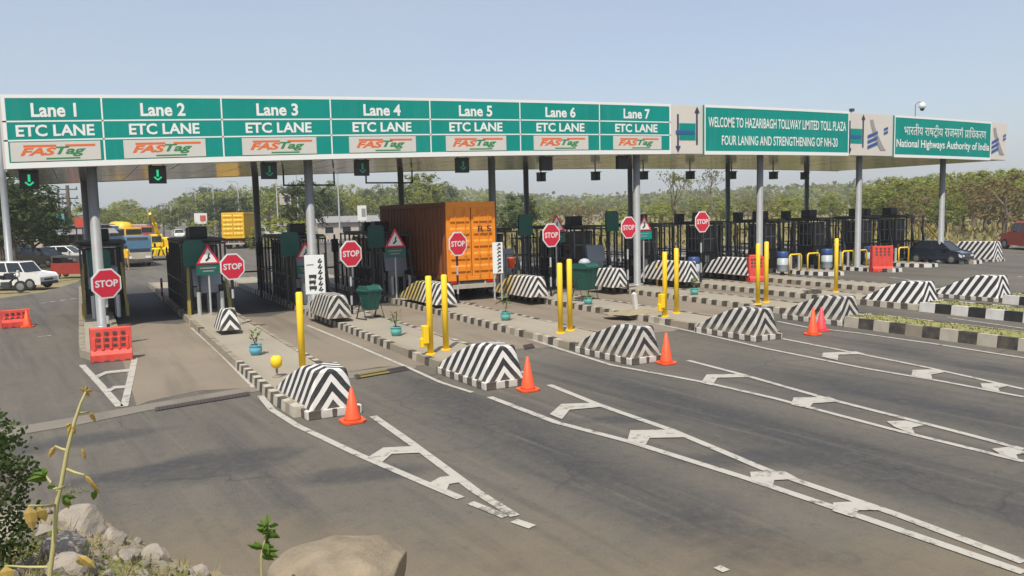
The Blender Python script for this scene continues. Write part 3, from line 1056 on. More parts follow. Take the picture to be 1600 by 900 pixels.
for i in range(7):
    xa, xb = DIV[i], DIV[i + 1]
    s = thing('lane_sign', 'green lane sign board numbered %s on the canopy front' % WORDS[i], 'lane sign', (0, 0, 0), group='lane sign boards on the canopy front')
    mb = MB()
    strip(mb, xa, xb, 0.0, SH + 0.01, yS, Y0 - 0.003)
    mb.build('panel', MT['green'], s)
    mb = MB()
    yf = yS - 0.006
    lw = 0.045
    for (s0, s1) in ((0.0, 0.17), (SH - 0.09, SH + 0.015), (1.36, 1.36 + lw), (0.80, 0.80 + lw)):
        strip(mb, xa, xb, s0, s1, yf, yS - 0.001)
    strip(mb, xa, xa + (0.10 if i == 0 else lw), 0.17, SH - 0.09, yf, yS - 0.001, 0, 1)
    if i == 6:
        strip(mb, xb - 0.08, xb, 0.17, SH - 0.09, yf, yS - 0.001, 0, 1)
    mb.build('border', MT['sign_white'], s)
    a, b = sx(TXT_PX[i][0], 170), sx(TXT_PX[i][1], 170)
    lettering('Lane %d' % (i + 1), (a + b) / 2, 1.50, b - a, 0.42, yf - 0.002, MT['sign_white'], s, bold=0.028, zf=zc)
    a, b = sx(ETC_PX[i][0], 195), sx(ETC_PX[i][1], 195)
    lettering('ETC LANE', (a + b) / 2, 0.93, b - a, 0.35, yf - 0.002, MT['sign_white'], s, bold=0.028, zf=zc)
    a, b = sx(PLATE_PX[i][0], 230), sx(PLATE_PX[i][1], 230)
    mb = MB()
    strip(mb, a, b, 0.20, 0.77, yf - 0.012, yS - 0.002)
    pl = mb.build('logo_plate', MT['plate'], s)
    w = b - a
    yl = yf - 0.014
    lettering('FAS', a + w * 0.30, 0.36, w * 0.40, 0.24, yl, MT['orange_ink'], pl, shear=0.3, bold=0.045, zf=zc)
    lettering('Tag', a + w * 0.66, 0.31, w * 0.34, 0.31, yl, MT['green_ink'], pl, shear=0.3, bold=0.035, zf=zc)
    mb = MB()
    strip(mb, a + w * 0.14, a + w * 0.50, 0.61, 0.68, yl, yf - 0.012, 0, 1)
    strip(mb, a + w * 0.60, a + w * 0.94, 0.61, 0.68, yl, yf - 0.012, 0, 1)
    mb.build('logo_bar', MT['orange_ink'], pl)
    mb = MB()
    strip(mb, a + w * 0.38, a + w * 0.76, 0.24, 0.29, yl, yf - 0.012, 0, 1)
    mb.build('logo_underline', MT['green_ink'], pl)

ws = thing('welcome_sign', 'wide green sign board welcoming drivers to the toll plaza', 'sign board', (0, 0, 0))
xa, xb = 25.10, 34.66
mb = MB()
strip(mb, xa, xb, -0.02, SH + 0.03, Y0 - 0.12, Y0 - 0.003)
mb.build('panel', MT['green'], ws)
mb = MB()
yf = Y0 - 0.128
strip(mb, xa, xb, -0.03, 0.13, yf, Y0 - 0.121)
strip(mb, xa, xb, SH - 0.08, SH + 0.04, yf, Y0 - 0.121)
strip(mb, xa, xa + 0.06, 0.13, SH - 0.08, yf, Y0 - 0.121, 0, 1)
strip(mb, xb - 0.06, xb, 0.13, SH - 0.08, yf, Y0 - 0.121, 0, 1)
mb.build('border', MT['sign_white'], ws)
lettering('WELCOME TO HAZARIBAGH TOLLWAY LIMITED TOLL PLAZA', (xa + xb) / 2, 1.20, 9.1, 0.46, yf - 0.002, MT['sign_white'], ws, bold=0.012, zf=zc)
lettering('FOUR LANING AND STRENGTHENING OF NH-20', (xa + xb) / 2 + 0.1, 0.40, 7.7, 0.44, yf - 0.002, MT['sign_white'], ws, bold=0.012, zf=zc)

hs = thing('authority_sign', 'green bilingual sign board of the highway authority near the canopy end', 'sign board', (0, 0, 0))
xa, xb = 38.21, 46.75
mb = MB()
strip(mb, xa, xb, -0.04, SH - 0.02, Y0 - 0.10, Y0 - 0.003)
mb.build('panel', MT['green'], hs)
mb = MB()
yf = Y0 - 0.108
strip(mb, xa, xb, -0.05, 0.10, yf, Y0 - 0.101)
strip(mb, xa, xb, SH - 0.12, SH - 0.01, yf, Y0 - 0.101)
strip(mb, xa, xa + 0.06, 0.10, SH - 0.12, yf, Y0 - 0.101, 0, 1)
strip(mb, xb - 0.06, xb, 0.10, SH - 0.12, yf, Y0 - 0.101, 0, 1)
mb.build('border', MT['sign_white'], hs)
hx = xa + 0.78
for word, wd, marks in (('भारतीय', 1.58, ()), ('राषटीय', 1.56, (((.55, -.16), (.60, -.04)), ((.60, -.04), (.66, -.16)))), ('राजमाग', 1.66, (((.90, 1.02), (.93, 1.16)), ((.93, 1.16), (.97, 1.12)))),
                        ('पािधकरण', 1.98, (((.02, .05), (.07, .28)),))):
    low = 0.46 if word == 'राजमाग' else 0.62
    lettering(word, hx + wd / 2, 1.14, wd, low, yf - 0.002, MT['sign_white'], hs, bold=0.0, zf=zc)
    if marks:
        mb = MB()
        for (p0, q0), (p1, q1) in marks:
            z = 1.14 + zc(hx)
            mb.bar((hx + wd * p0, yf - 0.003, z + .46 * q0), (hx + wd * p1, yf - 0.003, z + .46 * q1), 0.045, 0.004)
        mb.build('lettering', MT['sign_white'], hs)
    hx += wd + 0.16
lettering('National Highways Authority of India', (xa + xb) / 2, 0.36, 8.2, 0.56, yf - 0.002, MT['sign_white'], hs, bold=0.016, zf=zc)


def lane_emblem(parent, cx, w):
    mb = MB()
    strip(mb, cx - w * 0.36, cx + w * 0.36, 0.62, 1.36, Y0 - 0.024, Y0 - 0.012)
    mb.build('green_field', MT['green'], parent)
    mb = MB()
    for s, za, zb_ in ((-1, 0.20, 1.75), (1, 0.42, 1.95)):
        X = cx + s * w * 0.42
        strip(mb, X - 0.045, X + 0.045, za, zb_, Y0 - 0.030, Y0 - 0.012, 0, 1)
        up = s > 0
        zt = zb_ + 0.16 if up else za - 0.12
        z1 = zb_ - 0.12 if up else za + 0.16
        z = zc(X)
        mb.add([(X - 0.15, Y0 - 0.032, z1 + z), (X + 0.15, Y0 - 0.032, z1 + z), (X, Y0 - 0.032, zt + z)], [(0, 1, 2)])
    mb.build('arrow_bar', MT['navy_ink'], parent)
    mb = MB()
    strip(mb, cx - w * 0.52, cx + w * 0.30, 0.88, 1.04, Y0 - 0.036, Y0 - 0.026, 0, 1)
    mb.build('cross_arrow', MT['blue_ink'], parent)


def road_emblem(parent, cx, w):
    mb = MB()
    z = zc(cx)
    y = Y0 - 0.03
    pts = []
    for k in range(9):
        t = k / 8
        pts.append((cx + w * (-0.30 + 0.62 * t ** 1.5), 1.85 - 1.6 * t ** 1.1 if t < 0.9 else 0.30))
    for (p, q) in zip(pts[:-1], pts[1:]):
        wd = 0.10 + 0.10 * (1 - q[1] / 2)
        mb.quad((p[0] - wd, y, p[1] + z), (p[0] + wd, y, p[1] + z), (q[0] + wd * 1.2, y, q[1] + z), (q[0] - wd * 1.2, y, q[1] + z))
    mb.build('road_curve', MT['grey_ink'], parent)
    mb = MB()
    for k in range(3):
        zz = 0.45 + 0.27 * k
        mb.quad((cx - w * 0.5, y - 0.004, zz + z - 0.1), (cx + w * 0.02, y - 0.004, zz + z + 0.14), (cx + w * 0.02, y - 0.004, zz + z + 0.30), (cx - w * 0.5, y - 0.004, zz + z + 0.06))
    for k in range(2):
        zz = 1.15 + 0.20 * k
        mb.quad((cx + w * 0.34, y - 0.004, zz + z - 0.04), (cx + w * 0.56, y - 0.004, zz + z + 0.06), (cx + w * 0.56, y - 0.004, zz + z + 0.18), (cx + w * 0.34, y - 0.004, zz + z + 0.08))
    mb.build('blue_bar', MT['blue_ink'], parent)


for (xa, xb, ems, lab) in ((23.26, 25.08, (('lane', 24.2, 1.3),), 'cream panel with arrow emblem between lane board seven and the welcome board'),
                           (34.70, 38.18, (('lane', 35.35, 1.2), ('road', 36.95, 1.5)), 'cream panel with two emblems right of the welcome board'),
                           (46.78, 48.42, (('road', 47.6, 1.3),), 'cream end panel with a curved road emblem at the canopy tip')):
    e = thing('emblem_panel', lab, 'emblem panel', (0, 0, 0), group='cream emblem panels on the canopy front')
    mb = MB()
    strip(mb, xa, xb, 0.02, SH - 0.02, Y0 - 0.010, Y0 - 0.002)
    mb.build('panel', MT['fascia'], e)
    for kd, cx, w in ems:
        (lane_emblem if kd == 'lane' else road_emblem)(e, cx, w)

# ---- lane signals hanging under the canopy edge
SIG = [(46, 283), (246, 273), (420, 265), (565, 260), (722, 258), (853, 252), (972, 251)]
for i, (u, v) in enumerate(SIG):
    y = Y0 + 0.55
    X = on(u, v, y).x
    z = zc(X)
    s = thing('lane_signal', ('hanging lane signal with %s green down arrow under board number %s' % ('lit' if i < 2 else 'dim', WORDS[i])) if i < 5 else 'dark hanging lane signal under board number ' + WORDS[i], 'lane signal', (X, y, z), group='lane signals under the canopy edge')
    mb = MB()
    mb.box(-0.26, 0.26, -0.10, 0.12, -0.60, -0.03)
    mb.box(-0.28, 0.28, -0.22, -0.10, -0.05, -0.03)
    mb.bar((-0.18, 0, 0.0), (-0.18, 0, -0.04), 0.05)
    mb.bar((0.18, 0, 0.0), (0.18, 0, -0.04), 0.05)
    mb.build('housing', MT['black'], s)
    mb = MB()
    mb.box(-0.035, 0.035, -0.112, -0.103, -0.38, -0.16)
    for q in (-1, 1):
        mb.bar((q * 0.11, -0.107, -0.39), (0, -0.107, -0.49), 0.05, 0.008)
    if i < 5:
        mb.build('arrow', MT['arrow'] if i < 2 else MT['arrow_off'], s)
# ---- black cameras on short drops along the rear edge
CAMS = [845, 930, 1005, 1078, 1143, 1208, 1257]
for i, u in enumerate(CAMS):
    y = 37.5
    X = on(u, 268, y).x
    z = zc(X)
    where = ['between lane boards five and six', 'under lane board six', 'beside the big middle post', 'under the cream arrow panel', 'beside a dark rear post', 'under the welcome board middle', 'at the welcome board rear post'][i]
    c = thing('overhead_camera', 'black box camera hanging below the canopy ' + where, 'camera', (X, y, z), group='cameras hanging below the canopy')
    mb = MB()
    mb.bar((0, 0, 0.0), (0, 0, -0.34), 0.05)
    mb.build('drop_rod', MT['dark_steel'], c)
    mb = MB()
    mb.box(-0.16, 0.16, -0.26, 0.20, -0.78, -0.32)
    mb.box(-0.19, 0.19, -0.34, 0.22, -0.34, -0.30)
    mb.build('housing', MT['black'], c)
    mb = MB()
    mb.lathe((0, 0, 0), [(0.09, 0), (0.10, 0.05)], 12)
    l = mb.build('lens', MT['glass'], c)
    l.rotation_euler = (R(90), 0, 0)
    l.location = (0, -0.255, -0.56)
# dome camera on its mast above the authority sign
p = on(1430, 185, Y0 + 0.9)
dc = thing('dome_camera', 'white dome camera on a thin mast above the canopy roof', 'camera', (p.x, Y0 + 0.9, zc(p.x) + 0.62))
top = on(1430, 163, Y0 + 0.9).z - zc(p.x) - 0.62
mb = MB()
mb.tube([(0, 0, 0), (0, 0, top), (0.10, -0.1, top + 0.12), (0.25, -0.2, top + 0.1)], 0.03, 8)
mb.build('mast', MT['steel'], dc)
mb = MB()
mb.lathe((0.27, -0.22, top - 0.25), [(0.10, 0.0), (0.17, 0.05), (0.19, 0.16), (0.15, 0.28), (0.06, 0.35)], 14)
mb.build('housing', MT['white_body'], dc, smooth=True)
mb = MB()
mb.lathe((0.27, -0.22, top - 0.38), [(0.02, 0.0), (0.09, 0.03), (0.13, 0.13)], 14)
mb.build('dome', MT['glass'], dc, smooth=True)
p = on(1330, 176, Y0 + 0.5)
sp = thing('roof_spike', 'tiny dark lamp on the canopy edge right of the welcome board', 'roof lamp', (p.x, Y0 + 0.5, zc(p.x) + 0.62))
mb = MB()
hh = p.z - zc(p.x) - 0.62
mb.tube([(0, 0, 0), (0, 0, hh + 0.1)], 0.025, 6)
mb.build('rod', MT['dark_steel'], sp)
mb = MB()
mb.box(-0.10, 0.10, -0.12, 0.05, hh + 0.05, hh + 0.20)
mb.build('housing', MT['dark_steel'], sp)


# ================================================================== SIGNS ON THE ISLANDS
def octagon(r, off=0.0):
    return [(r * math.cos(R(22.5 + 45 * k)), r * math.sin(R(22.5 + 45 * k))) for k in range(8)]


STOP = [(165, 443, 25.2, 45.5), (362, 416.5, 26.2, 40), (547, 396.5, 26.6, 40), (714, 381, 27.2, 36.5), (860, 367.5, 27.0, 36), (981, 355.5, 27.0, 33), (1096, 346.5, 27.6, 32)]
STOP_L = ['bright red stop sign before the leftmost post, above the red barrier', 'red stop sign above the small striped block',
          'red stop sign just left of the green bin', 'red stop sign in front of the orange truck doors', 'red stop sign beside the second green bin',
          'red stop sign left of the big middle post', 'rightmost red stop sign standing over the long striped blocks']
for i, (u, v, y, hpx) in enumerate(STOP):
    c = on(u, v, y)
    depth = (c - Vector((0, 0, CAM_H))).dot(_fw)
    r = hpx / 2 * depth / F / math.cos(R(22.5)) * 1.02
    zb = KH - 0.012
    t = thing('stop_sign', STOP_L[i], 'stop sign', (c.x, y, zb), R((25, 20, 20, 18, 13, 11, 8)[i]), group='stop signs on the island noses')
    h = c.z - zb
    mb = MB()
    mb.tube([(0, 0.02, 0), (0, 0.02, h + r * 0.5)], 0.038, 10, 0)
    for k in range(5):
        z0 = 0.02 + k * 0.5 * (h - r) / 2.5
        if k % 2 == (0 if i else 1):
            mb.tube([(0, 0.02, z0), (0, 0.02, z0 + 0.5 * (h - r) / 2.5)], 0.0405, 10, 1, False)
    mb.build('post', [MT['pale_steel'], MT['black']], t)
    mb = MB()
    mb.extr_y([(x, z + h) for x, z in octagon(r)], -0.055, -0.035)
    mb.build('rim', MT['sign_white'], t)
    mb = MB()
    mb.extr_y([(x, z + h) for x, z in octagon(r * 0.89)], -0.060, -0.056)
    mb.build('plate', MT['red_sign'], t)
    lettering('STOP', 0, h - r * 0.21, r * 1.42, r * 0.44, -0.063, MT['sign_white'], t, bold=0.03)

WARN = [(325, 402, 421, 29.6, 28.6, 30), (477, 394, 421, 30.6, 28.6, 24), (617, 376, 394, 30.6, 28.6, 28), (869, 352, 372, 30.6, 28.6, 26), (1006, 352, 367, 29.6, 28.6, 24)]
WARN_L = ['red edged triangle sign over a green plate beside the second stop sign', 'triangle sign and green plate partly behind the white notice board',
          'red edged triangle sign over a green plate before the dark truck side', 'triangle sign almost hidden behind the stop sign near the second bin',
          'triangle sign over a bright green plate against the big middle post']
for i, (u, v, v2, y, _, s) in enumerate(WARN):
    c = on(u, v, y)
    depth = (c - Vector((0, 0, CAM_H))).dot(_fw)
    a = s * depth / F * 0.62
    zb = KH - 0.012
    t = thing('warning_sign', WARN_L[i], 'warning sign', (c.x, y, zb), 0, group='triangle signs with green plates')
    h = c.z - zb
    h2 = on(u, v2, y).z - zb
    mb = MB()
    mb.tube([(0, 0.03, 0), (0, 0.03, h + a * 0.3)], 0.035, 8)
    mb.build('post', MT['pale_steel'], t)

    def tri(k):
        return [(-a * k, h - a * 0.62 * k), (a * k, h - a * 0.62 * k), (0, h + a * 1.1 * k)]
    mb = MB()
    mb.extr_y(tri(1.0), -0.03, -0.01)
    mb.build('rim', MT['red_sign'], t)
    mb = MB()
    mb.extr_y(tri(0.70), -0.036, -0.031)
    mb.build('plate', MT['sign_white'], t)
    mb = MB()
    mb.bar((-a * 0.2, -0.039, h - a * 0.28), (a * 0.12, -0.039, h + a * 0.02), a * 0.16, 0.006)
    mb.bar((a * 0.0, -0.039, h + a * 0.02), (a * 0.10, -0.039, h + a * 0.34), a * 0.12, 0.006)
    mb.build('symbol', MT['black_ink'], t)
    w = a * 0.98
    mb = MB()
    mb.box(-w, w, -0.03, -0.01, h2 - a * 0.46, h2 + a * 0.46)
    mb.build('green_plate', MT['green'] if i == 4 else MT['board_green'], t)
    mb = MB()
    for k, (q0, q1) in enumerate(((-0.7, 0.6), (-0.5, 0.4))):
        zz = h2 + a * (0.13 - 0.26 * k)
        mb.box(w * q0, w * q1, -0.034, -0.031, zz - a * 0.045, zz + a * 0.045)
    mb.build('lettering', MT['grey_ink'], t)

for i, (u, v, y, hw, hh, zb, lab) in enumerate(((492, 429, 26.9, 0.36, 1.02, 0, 'white notice board with vehicle symbols on the second long island'),
                                                (777.5, 403, 27.4, 0.17, 0.70, 0, 'narrow white notice board against the right edge of the orange truck'))):
    c = on(u, v, y)
    zb = KH - 0.012
    t = thing('notice_board', lab, 'notice board', (c.x, y, zb), R(-6), group='white notice boards')
    h = c.z - zb
    hw = [0.33, 0.21][i]
    hh = [0.66, 0.60][i]
    mb = MB()
    for q in (-0.7, 0.7):
        mb.bar((hw * q, 0.03, 0), (hw * q, 0.03, h + hh * 0.8), 0.05)
    mb.build('posts', MT['pale_steel'], t)
    mb = MB()
    mb.box(-hw, hw, -0.02, 0.0, h - hh, h + hh)
    mb.build('panel', MT['sign_white'], t, bevel=0.006)
    mb = MB()
    rnd = random.Random(5 + i)
    if i == 0:
        for k in range(6):
            zz = h + hh * (0.78 - 0.29 * k)
            ww = rnd.uniform(0.12, 0.26)
            if k > 2:
                mb.box(-hw * 0.62, -hw * 0.62 + ww, -0.026, -0.021, zz - 0.05, zz + 0.06)
                mb.box(-hw * 0.55, -hw * 0.48, -0.026, -0.021, zz - 0.10, zz - 0.05)
                mb.box(-hw * 0.62 + ww * 0.7, -hw * 0.62 + ww * 0.9, -0.026, -0.021, zz - 0.10, zz - 0.05)
            elif k == 1:
                mb.box(-hw * 0.8, -hw * 0.1, -0.026, -0.021, zz + 0.0, zz + 0.025)
        for k in range(6):
            zz = h + hh * (0.72 - 0.29 * k)
            mb.bar((hw * 0.35, -0.024, zz - 0.07), (hw * 0.6, -0.024, zz + 0.06), 0.05, 0.006)
            mb.bar((hw * 0.5, -0.024, zz - 0.09), (hw * 0.75, -0.024, zz - 0.02), 0.05, 0.006)
    else:
        for k in range(8):
            zz = h + hh * (0.85 - 0.24 * k)
            mb.bar((-hw * 0.1, -0.024, zz - 0.05), (hw * 0.55, -0.024, zz + 0.05), 0.04, 0.006)
            mb.bar((hw * 0.1, -0.024, zz + 0.05), (hw * 0.6, -0.024, zz - 0.02), 0.035, 0.006)
    mb.build('marking', MT['black_ink'], t)


# ================================================================== TOLL BOOTHS
def make_booth(label, loc, w=1.35, L=7.0, head=None, posts='dark', seed=0, cab=3.0):
    rnd = random.Random(seed)
    t = thing('toll_booth', label, 'toll booth', loc, group='dark toll booths on the islands')
    hw = w / 2
    H = 2.55
    mb = MB()                                   # steel cage
    ys = [0.0, 1.1, 2.2, 2.9, 3.6, 4.3, 5.0, 5.7, 6.4, L]
    for s in (-1, 1):
        for k, y in enumerate(ys):
            mb.bar((s * hw, y, 0), (s * hw, y, H if y < 5.8 else 1.9 + 0.3 * (k % 2)), 0.065)
        for z in (0.45, 1.05, 2.5):
            mb.bar((s * hw, 0, z), (s * hw, L if z < 2 else 5.7, z), 0.05)
        mb.bar((s * hw, 5.7, 1.95), (s * hw, L, 1.95), 0.05)
        y = 0.22
        while y < L:
            if not (2.2 < y < 4.4):
                mb.bar((s * hw, y, 0.05), (s * hw, y, 1.05), 0.025)
            if y > 4.4 and cab > 2:
                mb.bar((s * hw, y, 1.05), (s * hw, y, 2.0), 0.02)
            y += 0.22 if cab > 2 else 0.34
    for y in (0, 2.2, 5.7, L):
        z = H - 0.05 if y < 6 else 1.95
        mb.bar((-hw, y, z), (hw, y, z), 0.06)
        mb.bar((-hw, y, 1.05), (hw, y, 1.05), 0.05)
    mb.build('cage', MT['dark_steel'], t)
    mb = MB()                                   # cabin with sill, glazing above
    yc = 1.15 + cab
    mb.box(-hw + 0.08, hw - 0.08, 1.15, yc, 0.0, 1.05)
    mb.box(-hw + 0.08, hw - 0.08, 1.15, 1.25, 1.05, 2.4)
    mb.box(-hw + 0.08, hw - 0.08, yc - .1, yc, 1.05, 2.4)
    mb.build('cabin', MT['grime'], t, bevel=0.02)
    mb = MB()
    mb.box(-hw + 0.10, hw - 0.10, 1.26, yc - .11, 1.06, 2.38)
    wn = mb.build('window', MT['glass'], t)
    mb = MB()                                   # pale window frames
    for s in (-1, 1):
        x = s * (hw - 0.085)
        for y in [1.28 + (yc - 1.42 - .06) * k / 3 for k in range(4)]:
            mb.box(x - .02, x + .02, y, y + .05, 1.07, 2.37)
        for z in (1.07, 1.72, 2.32):
            mb.box(x - .024, x + .024, 1.28, yc - .12, z, z + .045)
    for x in (-hw * .72, 0, hw * .66):
        mb.box(x, x + .05, 1.12, 1.149, 1.06, 2.34)
    mb.box(-hw * .72, hw * .72, 1.115, 1.148, 1.7, 1.75)
    mb.build('frame', MT['steel'], wn)
    mb = MB()                                   # pasted notices
    for k in range(3):
        z = 0.25 + rnd.uniform(0, .35)
        y = 1.4 + k * .8
        if y + .4 < yc:
            mb.box(-hw + .072, -hw + .079, y, y + rnd.uniform(.25, .4), z, z + rnd.uniform(.2, .4))
    mb.box(-hw * .5, -hw * .1, 1.140, 1.147, .5, .85)
    mb.build('notices', MT['plate'], t)
    if cab > 2:
        mb = MB()
        mb.box(-0.4, 0.4, yc + .02, yc + .32, 1.75, 2.3)
        mb.build('cooling_unit', MT['plate'], t, bevel=.02)
    mb = MB()
    mb.box(-hw - 0.16, hw + 0.16, 0.75, yc + .5, H, H + 0.10)
    mb.build('roof', MT['grime'], t, bevel=0.02)
    if cab > 2:
        mb = MB()                                   # inclined front panel with stiles
        mb.extr_x([(-0.06, 1.0), (0.10, 1.75), (0.16, 1.75), (0.0, 1.0)], -hw * 0.72, hw * 0.72)
        mb.extr_x([(-0.04, 0.72), (-0.06, 1.0), (0.0, 1.0), (0.02, 0.72)], -hw * 0.55, hw * 0.55)
        for k in range(3):
            x = -hw * 0.55 + k * hw * 0.5
            mb.box(x, x + 0.12, -0.02, 0.04, 0.0, 0.70)
        mb.build('front_panel', MT['booth_panel'], t, bevel=0.01)
    for s in (-1, 1):
        mb = MB()
        mb.bar((s * (hw + 0.02), -0.35, 0), (s * (hw - 0.06), 0.05, 1.9), 0.09)
        mb.bar((s * (hw + 0.02), -0.37, 0), (s * (hw + 0.01), -0.30, 0.5), 0.11)
        mb.build('corner_post', MT['olive'] if posts == 'olive' else MT['dark_steel'], t)
    for s in (-0.55, 0.6):
        mb = MB()
        mb.tube([(s * hw, -0.55, 0), (s * hw, -0.55, 0.8)], 0.07, 10)
        mb.build('guard_post', MT['pale_steel'], t)
    if head is not None:
        dx, z0 = head
        mb = MB()
        mb.extr_y([(dx + x_, z0 + z_) for x_, z_ in ((-0.33, 0), (0.33, 0), (0.33, 0.80), (0.25, 0.90), (-0.25, 0.90), (-0.33, 0.80))], -0.12, 0.0)
        mb.build('fare_screen', MT['board_green'], t, bevel=0.02)
        mb = MB()
        mb.bar((dx - 0.15, -0.05, 0.0), (dx - 0.15, -0.05, z0 + .02), 0.06)
        mb.bar((dx + 0.15, -0.05, 0.0), (dx + 0.15, -0.05, z0 + .02), 0.06)
        mb.build('bracket', MT['dark_steel'], t)
    mb = MB()
    mb.box(-0.32, 0.32, 1.6, 2.2, H + 0.10, H + 0.55)
    mb.build('roof_box', MT['black'], t, bevel=0.04)
    if rnd.random() < 0.6:
        mb = MB()
        mb.box(-0.22, 0.22, 3.4, 3.8, H - .1 if cab < 2 else H + 0.10, H + 0.5)
        mb.build('roof_box', MT['black'], t, bevel=0.04)
    return t


HEADS = {0: (157, 430), 1: (303, 415), 2: (453, 399), 3: (587, 386), 4: (820, 367), 5: (955, 360)}
BOOTHS = [(0, 31.9, 1, 'olive', 'toll booth on the short island behind the leftmost stop sign, olive posts'),
          (1, 30.6, 1, 'olive', 'toll booth with olive corner posts left of the second stop sign'),
          (2, 31.6, 1, 'dark', 'toll booth behind the larger white notice board'),
          (3, 32.4, 1, 'dark', 'toll booth along the shaded left flank of the orange truck'),
          (4, 31.4, 1, 'dark', 'toll booth with green fare screen just right of the orange truck'),
          (5, 31.0, 1, 'dark', 'toll booth with green fare screen left of the big middle post'),
          (6, 31.0, 0, 'dark', 'toll booth without fare screen below the rightmost stop sign'),
          (7, 31.0, 0, 'dark', 'toll booth without fare screen behind the longest far striped block'),
          (8, 30.5, 0, 'dark', 'far toll booth at the post under the welcome board middle'),
          (9, 30.5, 0, 'dark', 'far toll booth left of the far red barrier'),
          (10, 30.5, 0, 'dark', 'far toll booth behind the far red barrier'),
          (11, 31.0, 0, 'dark', 'farthest toll booth, directly left of the dark blue car')]
for i, y, hd, ps, lab in BOOTHS:
    w = IW if i < 8 else 1.15
    hp = None
    if i in HEADS:
        u, vb = HEADS[i]
        q = on(u, vb, y)
        hp = (q.x - IX[i] - w / 2, q.z - KH)
    make_booth(lab, (IX[i] + w / 2, y, KH - 0.012), 1.35 if i < 8 else 1.05, 7.0, hp, ps, i, 3.0 if i < 6 else 1.2)

# lane barrier machines: slim posts with a red band, beside the booths
for (u, v, lab) in ((404, 372, 'dark lane gate post with red bands left of the big second post'), (522, 360, 'dark lane gate post with a lamp head left of the orange truck')):
    p = on(u, v, 36.5)
    t = thing('gate_post', lab, 'gate post', (p.x, 36.5, 0), group='dark gate posts between the booths')
    mb = MB()
    mb.tube([(0, 0, 0), (0, 0, 2.7)], 0.05, 8)
    mb.build('post', MT['dark_steel'], t)
    mb = MB()
    mb.box(-0.14, 0.14, -0.12, 0.12, 1.9, 2.5)
    mb.build('lamp_head', MT['black'], t, bevel=0.03)
    mb = MB()
    mb.tube([(0, -0.1, 1.2), (-0.7, -0.1, 1.2)], 0.035, 8)
    mb.build('boom_arm', MT['red_sign'] if u < 450 else MT['dark_steel'], t)

# ================================================================== SMALL ISLAND FURNITURE
BOL = [((473, 580, 455), 'single yellow bollard behind the leftmost big striped block'),
       ((673, 553, 430), 'yellow bollard with hinge box, behind the second big striped block'),
       ((697, 546, 428), 'plain yellow bollard right of the one with a hinge box'),
       ((876, 520, 410), 'pale yellow bollard of the pair left of the second green bin'),
       ((891, 516, 404), 'deeper yellow bollard nearest the second green bin'),
       ((1039, 494, 393), 'yellow bollard with a low yellow box, behind the grimy block'),
       ((1057, 489, 387), 'taller looking yellow bollard next to the one with a low box'),
       ((1184, 475, 380), 'yellow bollard right beside the orange capped red barrier'),
       ((1197, 472, 377), 'yellow bollard right of the orange capped red barrier'),
       ((1306, 456, 372), 'lone yellow bollard behind the block with two cones'),
       ]
for i, ((u, vb, vt), lab) in enumerate(BOL):
    b = at(u, vb, KH)
    h = on(u, vt, b.y).z - KH
    t = thing('bollard', lab, 'bollard', (b.x, b.y, KH - 0.012), group='yellow bollards on the islands')
    r = 0.075
    mb = MB()
    mb.lathe((0, 0, 0), [(r, 0), (r, h - 0.02), (r * 0.7, h)], 14)
    o = mb.build('post', MT['yellow'], t)
    o.data.polygons.foreach_set('use_smooth', [len(p.vertices) == 4 for p in o.data.polygons])
    mb = MB()
    mb.lathe((0, 0, 0), [(0.13, 0), (0.13, 0.03), (0.08, 0.035)], 14)
    mb.build('base_plate', MT['yellow'], t)
    if i in (1, 5):
        mb = MB()
        mb.box(-0.20, -0.06, -0.10, 0.10, 0.28, 0.72)
        mb.box(-0.26, -0.10, -0.06, 0.06, 0.18, 0.42)
        mb.build('hinge_box', MT['yellow'], t, bevel=0.02)

# plastic barriers
def barrier(label, loc, rz=0.0, w=0.95, h=0.95, cap=None):
    t = thing('plastic_barrier', label, 'barrier', loc, rz, 'red plastic road barriers')
    mb = MB()
    hw = w / 2
    base = [(-0.24, 0.0), (0.24, 0.0), (0.24, 0.20), (0.14, 0.30), (0.11, h), (-0.11, h), (-0.14, 0.30), (-0.24, 0.20)]
    mb.extr_x(base, -hw, hw)
    for k in range(5):                                        # moulded ribs on both faces
        x = -hw + w * (k + 0.5) / 5
        for s in (-1, 1):
            mb.bar((x, s * 0.155, 0.30), (x, s * 0.125, h - 0.22), 0.07, 0.03)
    mb.build('shell', MT['red_plastic'], t, bevel=0.03)
    mb = MB()
    for r_, z in enumerate((h - 0.12, h - 0.28, h - 0.44)):
        for k in range(4):
            x = -hw + w * (k + 1) / 5
            mb.box(x - 0.045, x + 0.045, -0.148, 0.148, z - 0.035, z + 0.03)
    mb.build('handle_slots', MT['grime'], t)
    mb = MB()
    for k in range(4):
        x = -hw + w * (k + 0.5) / 4
        mb.box(x - 0.055, x + 0.055, -0.25, 0.25, -0.0, 0.05)
    mb.build('forklift_slots', MT['grime'], t)
    if cap:
        mb = MB()
        mb.box(-hw * 0.8, hw * 0.8, -0.09, 0.09, h, h + 0.08)
        mb.build('cap', MT['cone'], t, bevel=0.02)
    return t


bp = (at(150, 567) + at(202, 563)) / 2
barrier('faded red plastic barrier closing the short island before the leftmost stop sign', (bp.x, bp.y + 0.2, 0), R(-4), 0.95, 0.86)
bp = at(24, 512)
barrier('red plastic barrier with an orange cone at its right, out in the open road', (bp.x, bp.y + 0.2, 0), R(12), 0.85, 0.60)
bp = at(1382, 425)
barrier('far red barrier alone on the exit lanes before the railings', (bp.x, bp.y + 0.2, 0), R(-25), 1.10, 1.35)
bp = at(1180, 437, 0.1)
barrier('red barrier with orange cap hidden behind two yellow bollards', (bp.x, bp.y, 0), R(-20), 0.75, 1.2, cap=True)


